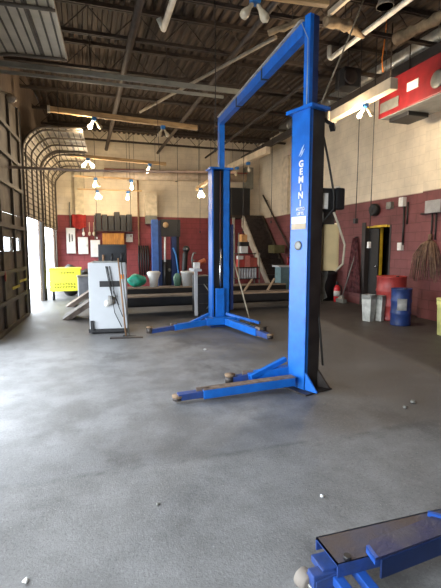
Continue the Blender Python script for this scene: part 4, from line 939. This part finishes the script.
m = MB(); m.bar((6.50, 9.45, .06), (6.50, 9.80, .06), .10, .10); m.prism([(6.46, 9.5, .11), (6.46, 9.75, .11), (6.50, 9.66, .2), (6.50, 9.58, .2)], (.06, 0, 0)); m.build('head', STEEL, t)
m = MB()
def coat(u, v):
    w_ = .07 + .24*v**.8
    return Vector((XR-.05-.04*abs(math.sin(u*11))-.03*v, 9.42 + (u-.5)*2*w_, 1.72-1.42*v))
m.grid(coat, 24, 12, .012); tag(m.build('work_coat', CLOTHP), 'long maroon cloth hanging on the wall beside the doorway', 'coat')
m = MB(); m.bar((XR, 9.42, 1.74), (XR-.08, 9.42, 1.74), .03, .03); tag(m.build('wall_hook', CHAR), 'dark hook holding the long maroon cloth', 'hook')
# drums and bins
def drum(name, label, c, r, h, mt, lab=None):
    t = thing(name, label, 'drum', c); prof = [(r*.96, 0), (r, .012), (r*.985, .03)]
    for k in (1, 2):
        z = h*k/3; prof += [(r*.985, z-.035), (r*1.03, z-.012), (r*1.03, z+.012), (r*.985, z+.035)]
    prof += [(r*.985, h-.03), (r*1.02, h-.015), (r*1.02, h), (r*.97, h), (r*.96, h-.02), (0, h-.02)]
    m = MB(); m.lathe(prof, c, (0, 0, 1), 36); b = m.build('barrel', mt, t)
    m = MB(); m.lathe([(0, 0), (.035, 0), (.035, .02), (0, .02)], Vector(c)+Vector((r*.5, 0, h-.02)), (0, 0, 1), 10); m.build('bung', CHAR, t)
    return t
drum('oil_drum', 'large red steel drum by the doorway on the right wall', (6.0, 7.12, 0), .29, .89, DRUMR)
t = drum('oil_drum', 'smaller blue drum with a white label in front of the red one', (5.72, 6.50, 0), .185, .70, DRUMB)
c = Vector((5.72, 6.5, 0)); vdir = math.atan2(-6.5, -5.72)
m = MB(); a0 = vdir+.10; m.grid(lambda u, v: c+Vector((math.cos(a0-.45+.9*u)*.1935, math.sin(a0-.45+.9*u)*.1935, .30+.22*v)), 10, 2, .002); m.build('paper_label', PAPER, t)
def square_bin(label, c, w, d, h, rz, mt):
    t = thing('waste_bin', label, 'bin', c, rz); m = MB(); r = rot_z(rz); c = Vector(c)
    lo = [(-.40, -.40), (.40, -.40), (.40, .40), (-.40, .40)]
    def ring(k, z, ins=0): return [m.bm.verts.new(c + r @ Vector((x/.4*(w/2*k-ins), y/.4*(d/2*k-ins), 0)) + Vector((0, 0, z))) for x, y in lo]
    R = [ring(.82, 0), ring(1, h), ring(1.06, h), ring(1.06, h-.03), ring(1.06, h+.01), ring(1, h+.01, .015), ring(.82, .03, .015)]
    order = [R[0], R[3], R[4], R[5], R[6]]
    for a, b in zip(order, order[1:]):
        for k in range(4): m.bm.faces.new((a[k], a[(k+1) % 4], b[(k+1) % 4], b[k]))
    m.bm.faces.new(R[0]); m.bm.faces.new(R[6]); bmesh.ops.delete(m.bm, geom=R[1]+R[2], context='VERTS')
    m.build('tub', mt, t)
    m = MB()
    for k in range(4):
        m.grid(lambda u, v, k=k: c + r @ Vector(((u-.5)*w*1.05 if k % 2 == 0 else (w/2*1.08)*(1 if k == 1 else -1), (d/2*1.08)*(-1 if k == 0 else 1) if k % 2 == 0 else (u-.5)*d*1.05, 0)) + Vector((0, 0, h+.015-(.05+.05*math.sin(u*9+k)**2)*v)), 8, 3, .002)
    m.build('liner', mat('clear_white_liner', (.6, .61, .58), .4), t); return t
BINM = mat('dirty_white_bin', (.52, .53, .49), .5, 0, .15, 8)
square_bin('dirty white bin with liner left of the red drum', (5.42, 7.06, 0), .185, .20, .52, .35, BINM)
square_bin('narrow white bin squeezed between the other white bin and the red drum', (5.64, 7.0, 0), .12, .16, .50, .35, BINM)
c = at(441.5, 336, z=0); t = thing('yellow_tub', 'pale yellow tub at the right edge of the picture', 'tub', (c.x+.14, c.y, 0))
m = MB(); m.lathe([(.15, 0), (.17, .5), (.18, .52), (.18, .58), (.15, .58), (.13, .05), (0, .05)], (c.x+.16, c.y+.05, 0), (0, 0, 1), 20); m.build('body', PALEY, t)
m = MB(); m.lathe([(0, .58), (.185, .58), (.185, .62), (0, .63)], (c.x+.16, c.y+.05, 0), (0, 0, 1), 20); m.build('lid', PALEY, t)

# ------------------------------------------------------------------ red hanging unit, dark heater
ru = thing('unit_heater', 'big red boxed unit hung under the roof at the top right', 'heater', (5.6, 5.5, 3.8))
m = MB(); m.span((5.42, 2.6, 3.90), (6.12, 7.0, 4.52), bev=.015); bd = m.build('housing', REDP, ru)
m = MB(); m.span((5.44, 2.7, 3.885), (6.10, 6.95, 3.9)); m.build('bottom_panel', mat('grey_bottom', (.20, .20, .19), .5), ru)
m = MB(); m.span((5.55, 6.35, 3.81), (6.0, 6.85, 3.885), bev=.01); m.build('burner_tray', CHAR, ru)
P = at(412.5, 85, x=5.41); m = MB(); m.span((5.408, P.y-.13, P.z-.07), (5.42, P.y+.13, P.z+.07)); m.build('rating_label', PAPER, bd)
m = MB(); m.span((5.408, 6.45, 3.98), (5.42, 6.95, 4.16)); m.build('access_plate', STEEL, bd)
P = at(438, 79, x=5.41); m = MB(); m.lathe([(0, 0), (.13, 0), (.14, .015), (.11, .03), (0, .03)], P, (-1, 0, 0), 20); m.build('round_vent', STEEL, bd)
for y in (3.2, 5.2, 6.8): m = MB(); m.tube([(5.5, y, 4.5), (5.5, y, ZC)], .012, 6); m.tube([(5.92, y, 4.5), (5.92, y, ZC)], .012, 6); m.build('hanger_rod', DSTEEL, ru)
t = thing('dark_heater', 'dark square fan unit hung behind the white hooked pipe', 'heater', (5.1, 7.2, 4.6))
m = MB(); m.box((5.12, 7.6, 4.80), (.36, .34, .36), bev=.02); hb = m.build('housing', CHAR, t)
m = MB(); m.lathe([(.12, 0), (.15, 0), (.15, .02), (.12, .02)], (5.06, 7.42, 4.80), (0, -1, 0), 18)
for z in range(-2, 3): m.span((5.0, 7.405, 4.80+z*.05), (5.13, 7.42, 4.805+z*.05))
m.build('grille', GREASE, hb); m = MB(); m.tube([(5.12, 7.6, 4.98), (5.12, 7.6, ZC)], .012, 6); m.build('hanger_rod', DSTEEL, t)
m = MB(); m.tube([at(386, 30, x=5.2), at(384, 45, x=5.2), at(382, 60, x=5.2), at(383, 72, x=5.2)], .012, 6); P = at(386, 30, x=5.2); m.tube([P, (P.x, P.y, ZC)], .012, 6)
tag(m.build('orange_cord', ORANGE), 'orange cord dangling above the red unit', 'cord')
m = MB(); P = Vector((4.35, 7.6, 3.72)); m.box(P, (.26, .16, .18), rz=.3, bev=.02); fl = m
m.tube([P+Vector((0, 0, .09)), P+Vector((0, 0, .3)), P+Vector((0.0, 0, ZC-P.z))], .012, 6); tag(m.build('flood_light', CHAR), 'dark unlit floodlight hanging right of the near lift post top', 'flood light')

# hanging cords with plugs
def drop_cord(label, px, py, pl, zt=5.02, r=.007, plug=CHAR, ps=(.035, .035, .06)):
    P = at(px, py, **pl); t = thing('drop_cord', label, 'cord', P)
    m = MB(); m.tube([P, P+Vector((.01, 0, 1)), (P.x, P.y, ZC)], r, 5); m.build('cord', CORDM, t)
    m = MB(); m.box(P, ps, bev=.008); m.build('plug', plug, t)
drop_cord('drop cord with a black plug before the right wall, left of the doorway', 355.5, 221, dict(x=5.2), r=.009, ps=(.07, .07, .1))
drop_cord('drop cord ending in a pale switch in front of the dark doorway', 369, 245, dict(x=5.2), r=.009, plug=PAPER, ps=(.06, .05, .12))
drop_cord('dark drop cord between the two lift posts', 243, 232, dict(y=10.6), r=.008)
drop_cord('second drop cord just left of the near lift post', 271, 222, dict(y=11.2), r=.008)
drop_cord('drop cord hanging before the back wall above the rear lift gauge', 178, 232, dict(y=13.2))
drop_cord('drop cord hanging before the back wall left of the far lift post', 200, 232, dict(y=13.2))
drop_cord('drop cord over the dark bins on the back wall', 131, 236, dict(y=13.2), plug=WOODBR)
drop_cord('drop cord beside the white electric panels', 97, 238, dict(y=13.2), plug=PAPER)
drop_cord('drop cord hanging close above the far lift beam', 215, 150, dict(y=6.3))

# lamp on the closed door's upper left
m = MB(); P = L(8.5, .2, 4.16); m.lathe([(.03, 0), (.07, .05), (.085, .14), (0, .17)], P, (.5, 0, -1), 16); m.bar(P, L(8.5, .0, 4.2), .03, .03)
tag(m.build('wall_lamp', BULBOFF), 'pale wall lamp at the far left above the closed door', 'lamp')

# ------------------------------------------------------------------ light
w = bpy.data.worlds.new('overcast_sky'); sc.world = w; w.use_nodes = True
bg = w.node_tree.nodes['Background']; bg.inputs['Color'].default_value = (.86, .93, 1.0, 1); bg.inputs['Strength'].default_value = 13
def portal(c, sx, sy, rot):
    ld = bpy.data.lights.new('daylight_portal', 'AREA'); ld.shape = 'RECTANGLE'; ld.size = sx; ld.size_y = sy; ld.cycles.is_portal = True
    o = bpy.data.objects.new('daylight_portal', ld); COL.objects.link(o); o.location = c; o.rotation_euler = rot
for (a, b), z in zip(BAYS, (4.3, 2.42, None, 2.18, 2.08)):
    if z: portal(L((a+b)/2, -.10, z/2), z, b-a, (0, -PI/2, 0))
sc.view_settings.view_transform = 'Standard'; sc.view_settings.look = 'None'; sc.view_settings.gamma = 1; sc.view_settings.use_curve_mapping = False
sc.view_settings.exposure = 0.0
sc.cycles.max_bounces = 8; sc.cycles.diffuse_bounces = 5; sc.cycles.sample_clamp_indirect = 8
